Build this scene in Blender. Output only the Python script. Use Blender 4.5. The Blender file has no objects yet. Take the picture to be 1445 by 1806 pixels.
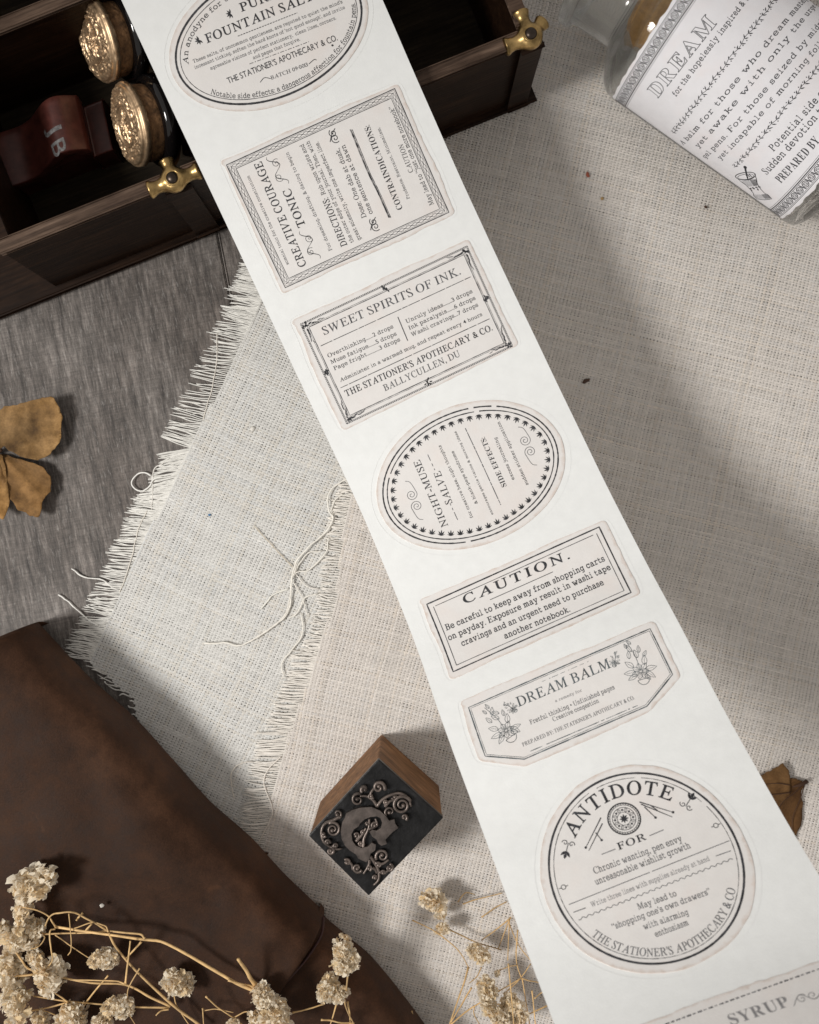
import bpy, bmesh, math, random
import numpy as np
from mathutils import Vector, Matrix

random.seed(7)
RNG = np.random.default_rng(7)
sc = bpy.context.scene
COL = sc.collection
PI = math.pi

# ------------------------------------------------------------------ camera, light, exposure
# Work unit: one "px" on the table = 1/4500 m.  The camera looks straight down from 1900 px.
S = 4500.0
F = 1900.0
CX, CY = 722.5, 903.0

cam_d = bpy.data.cameras.new('camera')
cam = bpy.data.objects.new('camera', cam_d)
COL.objects.link(cam)
cam.location = (0, 0, F / S)
cam_d.sensor_fit = 'VERTICAL'
cam_d.sensor_height = 36.0
cam_d.sensor_width = 36.0
cam_d.lens = F * 36.0 / 1806.0
cam_d.clip_start = 0.01
cam_d.clip_end = 20.0
cam_d.dof.use_dof = True
cam_d.dof.focus_distance = (F - 190) / S
cam_d.dof.aperture_fstop = 25.0
sc.camera = cam

world = bpy.data.worlds.new('World')
sc.world = world
world.use_nodes = True
bg = world.node_tree.nodes['Background']
bg.inputs['Color'].default_value = (1.0, 0.952, 0.905, 1)
bg.inputs['Strength'].default_value = 0.405


# lamp from the left and a little below, its pool of light centred on the lower middle
def lamp(name, target, away, dist, power, cone, radius, color):
    d = bpy.data.lights.new(name, 'SPOT')
    d.energy = power
    d.color = color
    d.spot_size = math.radians(cone)
    d.spot_blend = 1.0
    d.shadow_soft_size = radius
    o = bpy.data.objects.new(name, d)
    COL.objects.link(o)
    v = Vector(away).normalized()
    o.location = Vector(target) + v * dist
    o.rotation_euler = (-v).to_track_quat('-Z', 'Y').to_euler()
    return o


lamp('key_lamp', (-0.045, -0.065, 0.0), (-0.61, -0.12, 0.78), 1.25, 54.0, 37.0, 0.14, (1.0, 0.98, 0.95))

sc.view_settings.view_transform = 'Standard'
sc.view_settings.look = 'None'
sc.view_settings.gamma = 1.0
sc.view_settings.exposure = 0.0
sc.view_settings.use_curve_mapping = False
sc.cycles.max_bounces = 8
sc.cycles.transparent_max_bounces = 12
sc.cycles.use_denoising = True

# ------------------------------------------------------------------ helpers


def V(px, py, z=0.0):
    """picture position + real height (both in px units) -> metres"""
    k = 1 - z / F
    return np.array([(px - CX) * k / S, (CY - py) * k / S, z / S])


def T(tx, ty, z=0.0):
    """table position in px units -> metres"""
    return np.array([(tx - CX) / S, (CY - ty) / S, z / S])


def project(p):
    k = F / (F - p[..., 2] * S)
    return np.stack([CX + p[..., 0] * S * k, CY - p[..., 1] * S * k], -1)


ORG = {}


def mesh_from(name, verts, faces, smooth=True, tint=None, edge=None):
    me = bpy.data.meshes.new(name)
    verts = np.asarray(verts, dtype=np.float32)
    if isinstance(faces, np.ndarray):
        nf, k = faces.shape
        me.vertices.add(len(verts))
        me.vertices.foreach_set('co', verts.ravel())
        me.loops.add(nf * k)
        me.loops.foreach_set('vertex_index', faces.astype(np.int32).ravel())
        me.polygons.add(nf)
        me.polygons.foreach_set('loop_start', np.arange(0, nf * k, k, dtype=np.int32))
        me.polygons.foreach_set('loop_total', np.full(nf, k, dtype=np.int32))
        me.update(calc_edges=True)
        me.validate()
    else:
        me.from_pydata([tuple(map(float, v)) for v in verts], [], [tuple(int(i) for i in f) for f in faces])
        me.update()
    if smooth:
        me.polygons.foreach_set('use_smooth', np.ones(len(me.polygons), dtype=bool))
    if tint is not None:
        a = me.attributes.new('tint', 'FLOAT_COLOR', 'POINT')
        t = np.ones((len(verts), 4), dtype=np.float32)
        t[:, :3] = tint
        a.data.foreach_set('color', t.ravel())
    if edge is not None:
        a = me.attributes.new('edge', 'FLOAT', 'POINT')
        a.data.foreach_set('value', np.asarray(edge, dtype=np.float32))
    return me


def obj(name, verts, faces, mat, parent=None, origin=None, smooth=True, tint=None, edge=None):
    """vertices in world metres; a child keeps its thing's origin"""
    verts = np.asarray(verts, dtype=np.float64)
    if parent is not None:
        o0 = ORG[parent]
    else:
        o0 = np.array(origin) if origin is not None else np.array([verts[:, 0].mean(), verts[:, 1].mean(), verts[:, 2].min()])
    me = mesh_from(name, verts - o0, faces, smooth, tint, edge)
    me.materials.append(mat)
    o = bpy.data.objects.new(name, me)
    COL.objects.link(o)
    ORG[o] = o0
    if parent is not None:
        o.parent = parent
    else:
        o.location = o0
    return o


def place(name, me, parent, loc, rot=(0, 0, 0), scale=(1, 1, 1)):
    o = bpy.data.objects.new(name, me)
    COL.objects.link(o)
    o.parent = parent
    o.location = np.array(loc) - ORG[parent]
    o.rotation_euler = rot
    o.scale = scale
    ORG[o] = ORG[parent]
    return o


def tag(o, label, cat, group=None):
    o['label'] = label
    o['category'] = cat
    if group:
        o['group'] = group
    return o


def thing(name, label, cat, loc, group=None):
    o = bpy.data.objects.new(name, None)
    o.empty_display_size = 0.01
    COL.objects.link(o)
    o.location = loc
    ORG[o] = np.array(loc, dtype=float)
    return tag(o, label, cat, group)


class MB:
    """collects pieces into one mesh"""

    def __init__(self):
        self.v, self.f, self.t, self.n = [], [], [], 0

    def add(self, verts, faces, tint=None):
        verts = np.asarray(verts, dtype=float)
        self.v.append(verts)
        self.f += [tuple(int(i) + self.n for i in f) for f in faces]
        self.t.append(np.tile(tint if tint is not None else (1, 1, 1), (len(verts), 1)))
        self.n += len(verts)

    def build(self, name, mat, parent=None, smooth=True, tint=False, origin=None):
        if not self.v:
            return None
        return obj(name, np.vstack(self.v), self.f, mat, parent, origin, smooth,
                   np.vstack(self.t) if tint else None)


def spline(pts, n):
    """Catmull-Rom through points, n samples"""
    p = np.asarray(pts, dtype=float)
    if len(p) == 2:
        t = np.linspace(0, 1, n)[:, None]
        return p[0] * (1 - t) + p[1] * t
    q = np.vstack([2 * p[0] - p[1], p, 2 * p[-1] - p[-2]])
    out = []
    m = len(p) - 1
    for t in np.linspace(0, m, n):
        i = min(int(t), m - 1)
        u = t - i
        a, b, c, d = q[i], q[i + 1], q[i + 2], q[i + 3]
        out.append(.5 * ((2 * b) + (c - a) * u + (2 * a - 5 * b + 4 * c - d) * u * u + (3 * b - a - 3 * c + d) * u ** 3))
    return np.array(out)


def tube(path, rad, sides=5, cap=True):
    """path (n,3) metres, rad scalar or (n,) metres"""
    path = np.asarray(path, float)
    n = len(path)
    rad = np.broadcast_to(np.asarray(rad, float), (n,))
    tan = np.gradient(path, axis=0)
    tan /= np.linalg.norm(tan, axis=1)[:, None] + 1e-12
    up = np.array([0, 0, 1.0])
    if abs(tan[0] @ up) > .9:
        up = np.array([1.0, 0, 0])
    vs = []
    for i in range(n):
        s = np.cross(tan[i], up)
        s /= np.linalg.norm(s) + 1e-12
        u2 = np.cross(s, tan[i])
        for k in range(sides):
            a = 2 * PI * k / sides
            vs.append(path[i] + rad[i] * (s * math.cos(a) + u2 * math.sin(a)))
    fs = []
    for i in range(n - 1):
        for k in range(sides):
            k2 = (k + 1) % sides
            fs.append((i * sides + k, i * sides + k2, (i + 1) * sides + k2, (i + 1) * sides + k))
    if cap:
        fs.append(tuple(range(sides))[::-1])
        fs.append(tuple((n - 1) * sides + k for k in range(sides)))
    return np.array(vs), fs


def lathe(profile, origin, axis, seg=32, refx=None):
    """profile list of (radius, height) px -> verts around axis (unit) from origin (metres)"""
    axis = np.array(axis, float)
    axis /= np.linalg.norm(axis)
    r = np.array(refx if refx is not None else ([0, 0, 1.0] if abs(axis[2]) < .9 else [1.0, 0, 0]))
    x = r - axis * (r @ axis)
    x /= np.linalg.norm(x)
    y = np.cross(axis, x)
    vs, fs = [], []
    m = len(profile)
    for (rr, h) in profile:
        for k in range(seg):
            a = 2 * PI * k / seg
            vs.append(np.array(origin) + axis * h / S + (x * math.cos(a) + y * math.sin(a)) * rr / S)
    for i in range(m - 1):
        for k in range(seg):
            k2 = (k + 1) % seg
            fs.append((i * seg + k, i * seg + k2, (i + 1) * seg + k2, (i + 1) * seg + k))
    return np.array(vs), fs


def box_pts(c, ex, ey, ez, hx, hy, z0, z1, bev=0.0):
    """box in px units: centre c (tx,ty), unit dirs ex, ey in table px, half sizes, z range; small bevel"""
    bm = bmesh.new()
    r = bmesh.ops.create_cube(bm, size=1.0)
    ex = np.array(ex)
    ey = np.array(ey)
    for v in bm.verts:
        x, y, z = v.co.x * 2 * hx, v.co.y * 2 * hy, z0 + (v.co.z + .5) * (z1 - z0)
        p = np.array(c) + ex * x + ey * y
        v.co = Vector(T(p[0], p[1], z))
    if bev > 0:
        bmesh.ops.bevel(bm, geom=bm.edges[:], offset=bev / S, segments=2, affect='EDGES', profile=.6)
    bmesh.ops.recalc_face_normals(bm, faces=bm.faces)
    bm.verts.ensure_lookup_table()
    vs = np.array([v.co[:] for v in bm.verts])
    fs = [[v.index for v in f.verts] for f in bm.faces]
    bm.free()
    return vs, fs


def grid_faces(nu, nv):
    """faces for an (nu, nv) vertex grid"""
    i, j = np.meshgrid(np.arange(nu - 1), np.arange(nv - 1), indexing='ij')
    a = (i * nv + j).ravel()
    return np.stack([a, a + nv, a + nv + 1, a + 1], 1)


def vnoise(x, seed=0, n=512):
    """smooth 1-D value noise in -1..1"""
    r = np.random.default_rng(seed).uniform(-1, 1, n)
    x = np.asarray(x, float)
    i = np.floor(x).astype(int)
    f = x - i
    f = f * f * (3 - 2 * f)
    return r[i % n] * (1 - f) + r[(i + 1) % n] * f


def vnoise2(x, y, seed=0, n=64):
    r = np.random.default_rng(seed).uniform(-1, 1, (n, n))
    i = np.floor(x).astype(int)
    j = np.floor(y).astype(int)
    f = x - i
    g = y - j
    f = f * f * (3 - 2 * f)
    g = g * g * (3 - 2 * g)
    return ((r[i % n, j % n] * (1 - f) + r[(i + 1) % n, j % n] * f) * (1 - g)
            + (r[i % n, (j + 1) % n] * (1 - f) + r[(i + 1) % n, (j + 1) % n] * f) * g)


def inside(poly, x, y):
    poly = np.asarray(poly, float)
    res = np.zeros(np.shape(x), bool)
    j = len(poly) - 1
    for i in range(len(poly)):
        xi, yi = poly[i]
        xj, yj = poly[j]
        c = ((yi > y) != (yj > y)) & (x < (xj - xi) * (y - yi) / (yj - yi + 1e-12) + xi)
        res ^= c
        j = i
    return res

# ------------------------------------------------------------------ materials


def nodes_of(m):
    m.use_nodes = True
    nt = m.node_tree
    return nt, nt.nodes, nt.links, nt.nodes['Principled BSDF']


def ramp(N, L, src, stops):
    r = N.new('ShaderNodeValToRGB')
    e = r.color_ramp.elements
    while len(e) < len(stops):
        e.new(0.5)
    for el, (p, c) in zip(e, stops):
        el.position = p
        el.color = (*c, 1)
    L.new(src, r.inputs['Fac'])
    return r.outputs['Color']


def mixc(N, L, fac, a, b, mode='MIX'):
    m = N.new('ShaderNodeMix')
    m.data_type = 'RGBA'
    m.blend_type = mode
    for s, v in (('Factor', fac),):
        if hasattr(v, 'is_linked'):
            L.new(v, m.inputs[0])
        else:
            m.inputs[0].default_value = v
    for idx, v in ((6, a), (7, b)):
        if hasattr(v, 'is_linked'):
            L.new(v, m.inputs[idx])
        else:
            m.inputs[idx].default_value = (*v, 1)
    return m.outputs[2]


def coords(N, L, scale=(1, 1, 1), rot=(0, 0, 0)):
    tc = N.new('ShaderNodeTexCoord')
    mp = N.new('ShaderNodeMapping')
    mp.inputs['Scale'].default_value = scale
    mp.inputs['Rotation'].default_value = rot
    L.new(tc.outputs['Object'], mp.inputs['Vector'])
    return mp.outputs['Vector']


def noise(N, L, vec, scale, detail=4, rough=.55):
    n = N.new('ShaderNodeTexNoise')
    n.inputs['Scale'].default_value = scale
    n.inputs['Detail'].default_value = detail
    n.inputs['Roughness'].default_value = rough
    L.new(vec, n.inputs['Vector'])
    return n.outputs['Fac']


def bump(N, L, b, h, strength, dist):
    bp = N.new('ShaderNodeBump')
    bp.inputs['Strength'].default_value = strength
    bp.inputs['Distance'].default_value = dist
    L.new(h, bp.inputs['Height'])
    L.new(bp.outputs['Normal'], b.inputs['Normal'])
    return bp


def simple(name, col, rough=.6, metal=0.0, var=.0, vscale=400, bumpd=0.0, bscale=900, spec=.5, stretch=(1, 1, 1), rot=(0, 0, 0), tint=False):
    m = bpy.data.materials.new(name)
    nt, N, L, b = nodes_of(m)
    b.inputs['Roughness'].default_value = rough
    b.inputs['Metallic'].default_value = metal
    b.inputs['Specular IOR Level'].default_value = spec
    b.inputs['Base Color'].default_value = (*col, 1)
    out = None
    if var > 0 or bumpd > 0:
        vec = coords(N, L, stretch, rot)
    if var > 0:
        f = noise(N, L, vec, vscale, 5, .6)
        lo = tuple(max(0, c * (1 - var)) for c in col)
        hi = tuple(min(1, c * (1 + var)) for c in col)
        out = ramp(N, L, f, [(.3, lo), (.7, hi)])
    if tint:
        at = N.new('ShaderNodeAttribute')
        at.attribute_name = 'tint'
        out = mixc(N, L, 1.0, out if out is not None else col, at.outputs['Color'], 'MULTIPLY')
    if out is not None:
        L.new(out, b.inputs['Base Color'])
    if bumpd > 0:
        bump(N, L, b, noise(N, L, vec, bscale, 4, .6), 1.0, bumpd)
    return m


def wood_mat(name, dark, mid, light, along, rough=.5, bumpd=.00012, wear=0.0, sc_=1.0):
    """along: angle (rad, world z) of the grain"""
    m = bpy.data.materials.new(name)
    nt, N, L, b = nodes_of(m)
    tc = N.new('ShaderNodeTexCoord')
    r = N.new('ShaderNodeVectorRotate')
    r.rotation_type = 'Z_AXIS'
    r.inputs['Angle'].default_value = -along
    L.new(tc.outputs['Object'], r.inputs['Vector'])
    mp = N.new('ShaderNodeMapping')
    mp.inputs['Scale'].default_value = (35 * sc_, 700 * sc_, 700 * sc_)
    L.new(r.outputs['Vector'], mp.inputs['Vector'])
    g = noise(N, L, mp.outputs['Vector'], 1.0, 6, .65)
    mp2 = N.new('ShaderNodeMapping')
    mp2.inputs['Scale'].default_value = (60, 160, 160)
    L.new(r.outputs['Vector'], mp2.inputs['Vector'])
    g2 = noise(N, L, mp2.outputs['Vector'], 1.0, 4, .6)
    c = ramp(N, L, g, [(.3, dark), (.52, mid), (.75, light)])
    c2 = ramp(N, L, g2, [(.3, (.55, .5, .48)), (.7, (1.25, 1.2, 1.15))])
    L.new(mixc(N, L, 1.0, c, c2, 'MULTIPLY'), b.inputs['Base Color'])
    b.inputs['Roughness'].default_value = rough
    b.inputs['Specular IOR Level'].default_value = .12
    bump(N, L, b, g, 1.0, bumpd)
    return m


def table_mat():
    m = bpy.data.materials.new('weathered_plank')
    nt, N, L, b = nodes_of(m)
    tc = N.new('ShaderNodeTexCoord')
    r = N.new('ShaderNodeVectorRotate')
    r.rotation_type = 'Z_AXIS'
    r.inputs['Angle'].default_value = math.radians(-12)
    L.new(tc.outputs['Object'], r.inputs['Vector'])

    def nz(sx, sy, d=5, ro=.6):
        mp = N.new('ShaderNodeMapping')
        mp.inputs['Scale'].default_value = (sx, sy, 100)
        L.new(r.outputs['Vector'], mp.inputs['Vector'])
        return noise(N, L, mp.outputs['Vector'], 1.0, d, ro)
    g = nz(430, 42, 6, .68)
    fine = nz(1500, 210, 4, .7)
    cross = nz(170, 1500, 3, .6)
    speck = nz(1100, 190, 4, .7)
    big = nz(26, 14, 3, .5)
    c = ramp(N, L, g, [(.28, (.030, .025, .022)), (.5, (.128, .112, .099)), (.72, (.28, .25, .225))])
    c = mixc(N, L, 1.0, c, ramp(N, L, fine, [(.3, (.62, .62, .62)), (.7, (1.35, 1.35, 1.36))]), 'MULTIPLY')
    c = mixc(N, L, 1.0, c, ramp(N, L, cross, [(.3, (.72, .72, .72)), (.7, (1.22, 1.22, 1.22))]), 'MULTIPLY')
    c = mixc(N, L, 1.0, c, ramp(N, L, big, [(.35, (.8, .76, .74)), (.65, (1.15, 1.15, 1.16))]), 'MULTIPLY')
    sp = ramp(N, L, speck, [(.56, (0, 0, 0)), (.78, (.75, .75, .75))])
    c = mixc(N, L, sp, c, (.42, .395, .37))
    L.new(c, b.inputs['Base Color'])
    b.inputs['Roughness'].default_value = .62
    bump(N, L, b, fine, .9, .00025)
    return m


def linen_mat():
    m = simple('linen_yarn', (.675, .66, .637), .95, 0, .04, 300, .00003, 5000, .1, tint=True)
    b = m.node_tree.nodes['Principled BSDF']
    b.inputs['Sheen Weight'].default_value = .15
    return m


def paper_mat(name, col, edgecol=None):
    m = bpy.data.materials.new(name)
    nt, N, L, b = nodes_of(m)
    vec = coords(N, L)
    n1 = noise(N, L, vec, 260, 5, .6)
    c = ramp(N, L, n1, [(.25, tuple(x * .955 for x in col)), (.75, tuple(min(1, x * 1.02) for x in col))])
    if edgecol:
        at = N.new('ShaderNodeAttribute')
        at.attribute_name = 'edge'
        n2 = noise(N, L, vec, 420, 4, .6)
        mu = N.new('ShaderNodeMath')
        mu.operation = 'MULTIPLY_ADD'
        L.new(n2, mu.inputs[0])
        mu.inputs[1].default_value = 1.7
        mu.inputs[2].default_value = -1.35
        ad = N.new('ShaderNodeMath')
        ad.operation = 'ADD'
        ad.use_clamp = True
        L.new(mu.outputs[0], ad.inputs[0])
        L.new(at.outputs['Fac'], ad.inputs[1])
        c = mixc(N, L, ad.outputs[0], c, edgecol)
        n3 = noise(N, L, vec, 90, 3, .5)
        c = mixc(N, L, ramp(N, L, n3, [(.52, (0, 0, 0)), (.72, (.45, .45, .45))]), c, tuple(x * y for x, y in zip(col, (1.0, .93, .90))))
    L.new(c, b.inputs['Base Color'])
    b.inputs['Roughness'].default_value = .72
    b.inputs['Specular IOR Level'].default_value = .3
    bump(N, L, b, noise(N, L, vec, 1500, 4, .65), .6, .00007)
    return m


def leather_mat(name, dark, mid, light):
    m = bpy.data.materials.new(name)
    nt, N, L, b = nodes_of(m)
    vec = coords(N, L)
    big = noise(N, L, vec, 38, 4, .55)
    med = noise(N, L, vec, 170, 5, .65)
    fin = noise(N, L, vec, 1500, 4, .75)
    c = ramp(N, L, big, [(.32, dark), (.55, mid), (.78, light)])
    c = mixc(N, L, 1.0, c, ramp(N, L, med, [(.3, (.70, .68, .66)), (.7, (1.28, 1.25, 1.22))]), 'MULTIPLY')
    c = mixc(N, L, 1.0, c, ramp(N, L, fin, [(.3, (.78, .78, .78)), (.72, (1.25, 1.22, 1.2))]), 'MULTIPLY')
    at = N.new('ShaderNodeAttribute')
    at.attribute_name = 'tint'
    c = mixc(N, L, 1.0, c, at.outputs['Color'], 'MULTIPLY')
    # thin curved scratches: edges of a distorted voronoi, kept where a coarse noise allows
    wv = N.new('ShaderNodeTexWave')
    wv.inputs['Scale'].default_value = 12
    wv.inputs['Distortion'].default_value = 14
    wv.inputs['Detail'].default_value = 3
    wv.inputs['Detail Scale'].default_value = 1.3
    L.new(vec, wv.inputs['Vector'])
    scr = ramp(N, L, wv.outputs['Fac'], [(.985, (0, 0, 0)), (1.0, (1, 1, 1))])
    gate = ramp(N, L, noise(N, L, vec, 75, 2, .5), [(.66, (0, 0, 0)), (.74, (.22, .22, .22))])
    c = mixc(N, L, mixc(N, L, 1.0, scr, gate, 'MULTIPLY'), c, (.20, .085, .035))
    L.new(c, b.inputs['Base Color'])
    L.new(ramp(N, L, med, [(.3, (.52, .52, .52)), (.7, (.72, .72, .72))]), b.inputs['Roughness'])
    b.inputs['Specular IOR Level'].default_value = .14
    bump(N, L, b, mixc(N, L, .5, fin, med), 1.0, .0003)
    return m


def petal_mat(name, dark, mid, light, scale=120):
    m = bpy.data.materials.new(name)
    nt, N, L, b = nodes_of(m)
    vec = coords(N, L)
    n1 = noise(N, L, vec, scale, 5, .6)
    n2 = noise(N, L, vec, 1400, 4, .7)
    c = ramp(N, L, n1, [(.33, dark), (.5, mid), (.68, light)])
    c = mixc(N, L, 1.0, c, ramp(N, L, n2, [(.3, (.8, .79, .78)), (.7, (1.15, 1.14, 1.12))]), 'MULTIPLY')
    at = N.new('ShaderNodeAttribute')
    at.attribute_name = 'tint'
    c = mixc(N, L, 1.0, c, at.outputs['Color'], 'MULTIPLY')
    L.new(c, b.inputs['Base Color'])
    b.inputs['Roughness'].default_value = .75
    b.inputs['Specular IOR Level'].default_value = .25
    bump(N, L, b, n2, .7, .0002)
    return m


def glass_mat(name, col, clear=.5, rough=.02):
    m = bpy.data.materials.new(name)
    nt, N, L, b = nodes_of(m)
    b.inputs['Base Color'].default_value = (*col, 1)
    b.inputs['Transmission Weight'].default_value = 1.0
    b.inputs['IOR'].default_value = 1.45
    b.inputs['Roughness'].default_value = rough
    tr = N.new('ShaderNodeBsdfTransparent')
    tr.inputs['Color'].default_value = (*tuple(.3 + .7 * x for x in col), 1)
    mx = N.new('ShaderNodeMixShader')
    mx.inputs[0].default_value = clear
    L.new(b.outputs[0], mx.inputs[1])
    L.new(tr.outputs[0], mx.inputs[2])
    L.new(mx.outputs[0], N['Material Output'].inputs['Surface'])
    return m


M = {}
M['table'] = table_mat()
M['table_under'] = simple('table_underside', (.012, .011, .010), .8)
M['linen'] = linen_mat()
M['strip'] = paper_mat('backing_paper', (.885, .897, .885))
M['thread'] = simple('loose_yarn', (.82, .803, .77), .95, 0, .06, 600, .00003, 4000, .1, tint=True)
M['sticker'] = paper_mat('label_paper', (.82, .795, .772), (.61, .49, .415))
M['film'] = simple('clear_film_edge', (.90, .905, .895), .35)
M['ink'] = simple('ink_black', (.030, .031, .036), .6, 0, .8, 300)
M['ink_mid'] = simple('ink_grey', (.090, .092, .100), .6, 0, .7, 300)
M['ink_faint'] = simple('ink_faded', (.26, .255, .26), .6, 0, .25, 900)
M['ink_blue'] = simple('ink_blue_grey', (.085, .105, .115), .6, 0, .7, 300)
M['box'] = wood_mat('dark_stained_wood', (.008, .0040, .0022), (.020, .0100, .0054), (.042, .022, .012), math.radians(-158), .5)
M['rim'] = wood_mat('lit_rail_wood', (.035, .024, .018), (.105, .072, .053), (.20, .145, .11), math.radians(-158), .5)  # rails coloured paler than the box, for the light on their tops
M['box_in'] = wood_mat('box_lining_wood', (.012, .009, .006), (.028, .021, .013), (.05, .038, .025), math.radians(-158), .7)
M['brass'] = simple('aged_brass', (.42, .285, .12), .33, 1.0, .7, 170, .00008, 700)
M['screw'] = simple('dark_bronze', (.07, .055, .045), .35, 1.0, .2, 500)
M['seal'] = simple('bronze_wax', (.74, .52, .32), .42, .88, .35, 260, .00004, 2500)
M['cork'] = simple('cork', (.24, .125, .055), .8, 0, .55, 450, .0004, 700)
M['black_glass'] = simple('black_bottle_glass', (.006, .005, .005), .08, 0, 0, spec=.6)
M['amber'] = glass_mat('amber_glass', (.45, .16, .03), .2)
M['red'] = simple('oxblood_lacquer', (.085, .024, .018), .36, 0, .4, 260, .00003, 2500)
M['letter_pale'] = simple('pale_scratched_paint', (.19, .185, .185), .6, 0, .6, 900)
M['block_wood'] = wood_mat('stamp_block_wood', (.15, .077, .036), (.25, .133, .064), (.35, .20, .105), math.radians(125), .62, sc_=.8)
M['plate'] = simple('blackened_metal', (.014, .0138, .0142), .36, .55, .75, 150, .00025, 420)
M['relief'] = simple('worn_metal_face', (.150, .120, .104), .34, .62, .55, 210, .00010, 900)
M['initial'] = simple('worn_initial_face', (.105, .086, .076), .38, .55, .6, 200, .00012, 800)
M['leather'] = leather_mat('oiled_leather', (.029, .0145, .0088), (.040, .0200, .0118), (.056, .0285, .0165))
M['leather_edge'] = simple('maroon_leather_edge', (.045, .013, .012), .55, 0, .3, 500)
M['stem'] = simple('dry_stem', (.62, .42, .20), .6, 0, .3, 300, .00005, 2500, tint=True)
M['blossom'] = simple('dried_blossom', (1.0, .925, .80), .85, 0, .03, 500, .0001, 1800, .2, tint=True)
_nt, _N, _L, _b = nodes_of(M['blossom'])
_tr = _N.new('ShaderNodeBsdfTranslucent')
_tr.inputs['Color'].default_value = (1.0, .88, .70, 1)
_mx = _N.new('ShaderNodeMixShader')
_mx.inputs[0].default_value = .38
_L.new(_b.outputs[0], _mx.inputs[1])
_L.new(_tr.outputs[0], _mx.inputs[2])
_L.new(_mx.outputs[0], _N['Material Output'].inputs['Surface'])
M['petal'] = petal_mat('dried_petal', (.075, .040, .016), (.21, .118, .042), (.36, .215, .09), 95)
M['leaf'] = petal_mat('dry_leaf', (.09, .042, .014), (.145, .074, .026), (.19, .10, .038))
M['vein'] = simple('leaf_vein', (.06, .025, .01), .8)
M['jar_petal'] = petal_mat('jar_petal', (.16, .085, .03), (.36, .215, .085), (.50, .33, .16), 90)
M['glass'] = glass_mat('clear_glass', (.97, .98, .975), .34, .02)
M['jar_label'] = paper_mat('jar_label_paper', (.93, .92, .95), (.82, .78, .78))
M['fleck_red'] = simple('fleck_red', (.33, .09, .05), .7)
M['fleck_brown'] = simple('fleck_brown', (.07, .035, .02), .7)
M['fleck_blue'] = simple('fleck_blue', (.06, .18, .35), .7)
M['fleck_white'] = simple('fleck_white', (.75, .72, .66), .7)
M['fleck_ochre'] = simple('fleck_ochre', (.42, .28, .12), .7)
# ------------------------------------------------------------------ lettering: glyph outlines -> small flat meshes
_G = {}


def _code(ch, style):
    o = ord(ch)
    if style in ('serif', 'med'):            # slanted serif, set upright again by the curve's shear
        if 'A' <= ch <= 'Z':
            return chr(0x1D434 + o - 65)
        if 'a' <= ch <= 'z':                 # small letters: slab serif
            return chr(0x1D68A + o - 97)
    if style in ('bold', 'inner', 'outer'):
        if 'A' <= ch <= 'Z':
            return chr(0x1D400 + o - 65)
        if 'a' <= ch <= 'z':
            return chr(0x1D41A + o - 97)
        if '0' <= ch <= '9':
            return chr(0x1D7CE + o - 48)
    if style == 'open':
        sp = {'C': 0x2102, 'H': 0x210D, 'N': 0x2115, 'P': 0x2119, 'Q': 0x211A, 'R': 0x211D, 'Z': 0x2124}
        if ch in sp:
            return chr(sp[ch])
        if 'A' <= ch <= 'Z':
            return chr(0x1D538 + o - 65)
    if style == 'script' and 'A' <= ch <= 'Z':
        return chr(0x1D4D0 + o - 65)
    return ch


OFFS = {'serif': .005, 'med': .014, 'inner': -.0135, 'outer': .016, 'heavy': .022, 'bold': -.002, 'sans': .006, 'open': .0, 'script': -.008}


def glyph(ch, style):
    k = (ch, style)
    if k in _G:
        return _G[k]
    cu = bpy.data.curves.new('glyph', 'FONT')
    cu.body = _code(ch, style)
    cu.resolution_u = 3
    if style in ('serif', 'med') and cu.body != ch and 'A' <= ch <= 'Z':
        cu.shear = -.22
    cu.offset = OFFS[style] if cu.body != ch or style in ('sans', 'heavy') else OFFS[style] * .4
    o = bpy.data.objects.new('glyph', cu)
    COL.objects.link(o)
    bpy.context.view_layer.update()
    dg = bpy.context.evaluated_depsgraph_get()
    me = bpy.data.meshes.new_from_object(o.evaluated_get(dg))
    v = np.array([x.co[:2] for x in me.vertices]) if len(me.vertices) else np.zeros((0, 2))
    f = [tuple(p.vertices) for p in me.polygons]
    # keep faces turned the same way
    g = []
    for p in f:
        a = 0
        for i in range(len(p)):
            x0, y0 = v[p[i]]
            x1, y1 = v[p[(i + 1) % len(p)]]
            a += x0 * y1 - x1 * y0
        g.append(p if a >= 0 else p[::-1])
    bpy.data.objects.remove(o)
    bpy.data.curves.remove(cu)
    bpy.data.meshes.remove(me)
    _G[k] = (v, g)
    return _G[k]


def layout(s, style, track=0.0, space=.27):
    """-> list of (verts2d, faces, xmid), total width; cap height is about .69"""
    out, x = [], 0.0
    for ch in s:
        if ch == ' ':
            x += space + track
            continue
        v, f = glyph(ch, style)
        if len(v) == 0:
            x += space
            continue
        ref = glyph(ch, 'outer')[0] if style == 'inner' else v
        if style in ('serif', 'med') and 'a' <= ch <= 'z':      # the slab letters are set wide: narrow them, and i, l, t, r most
            k = {'i': .62, 'l': .62, 'j': .7, 't': .72, 'r': .78, 'f': .78, 's': .82, 'm': 1.12, 'w': 1.1}.get(ch, .90)
            v = v * [k, 1.06]
            ref = v
        lo, hi = ref[:, 0].min(), ref[:, 0].max()
        out.append((v - [lo, 0] + [x + .035, 0], f))
        x += hi - lo + .07 + track
    return out, x


CAP = .69


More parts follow.
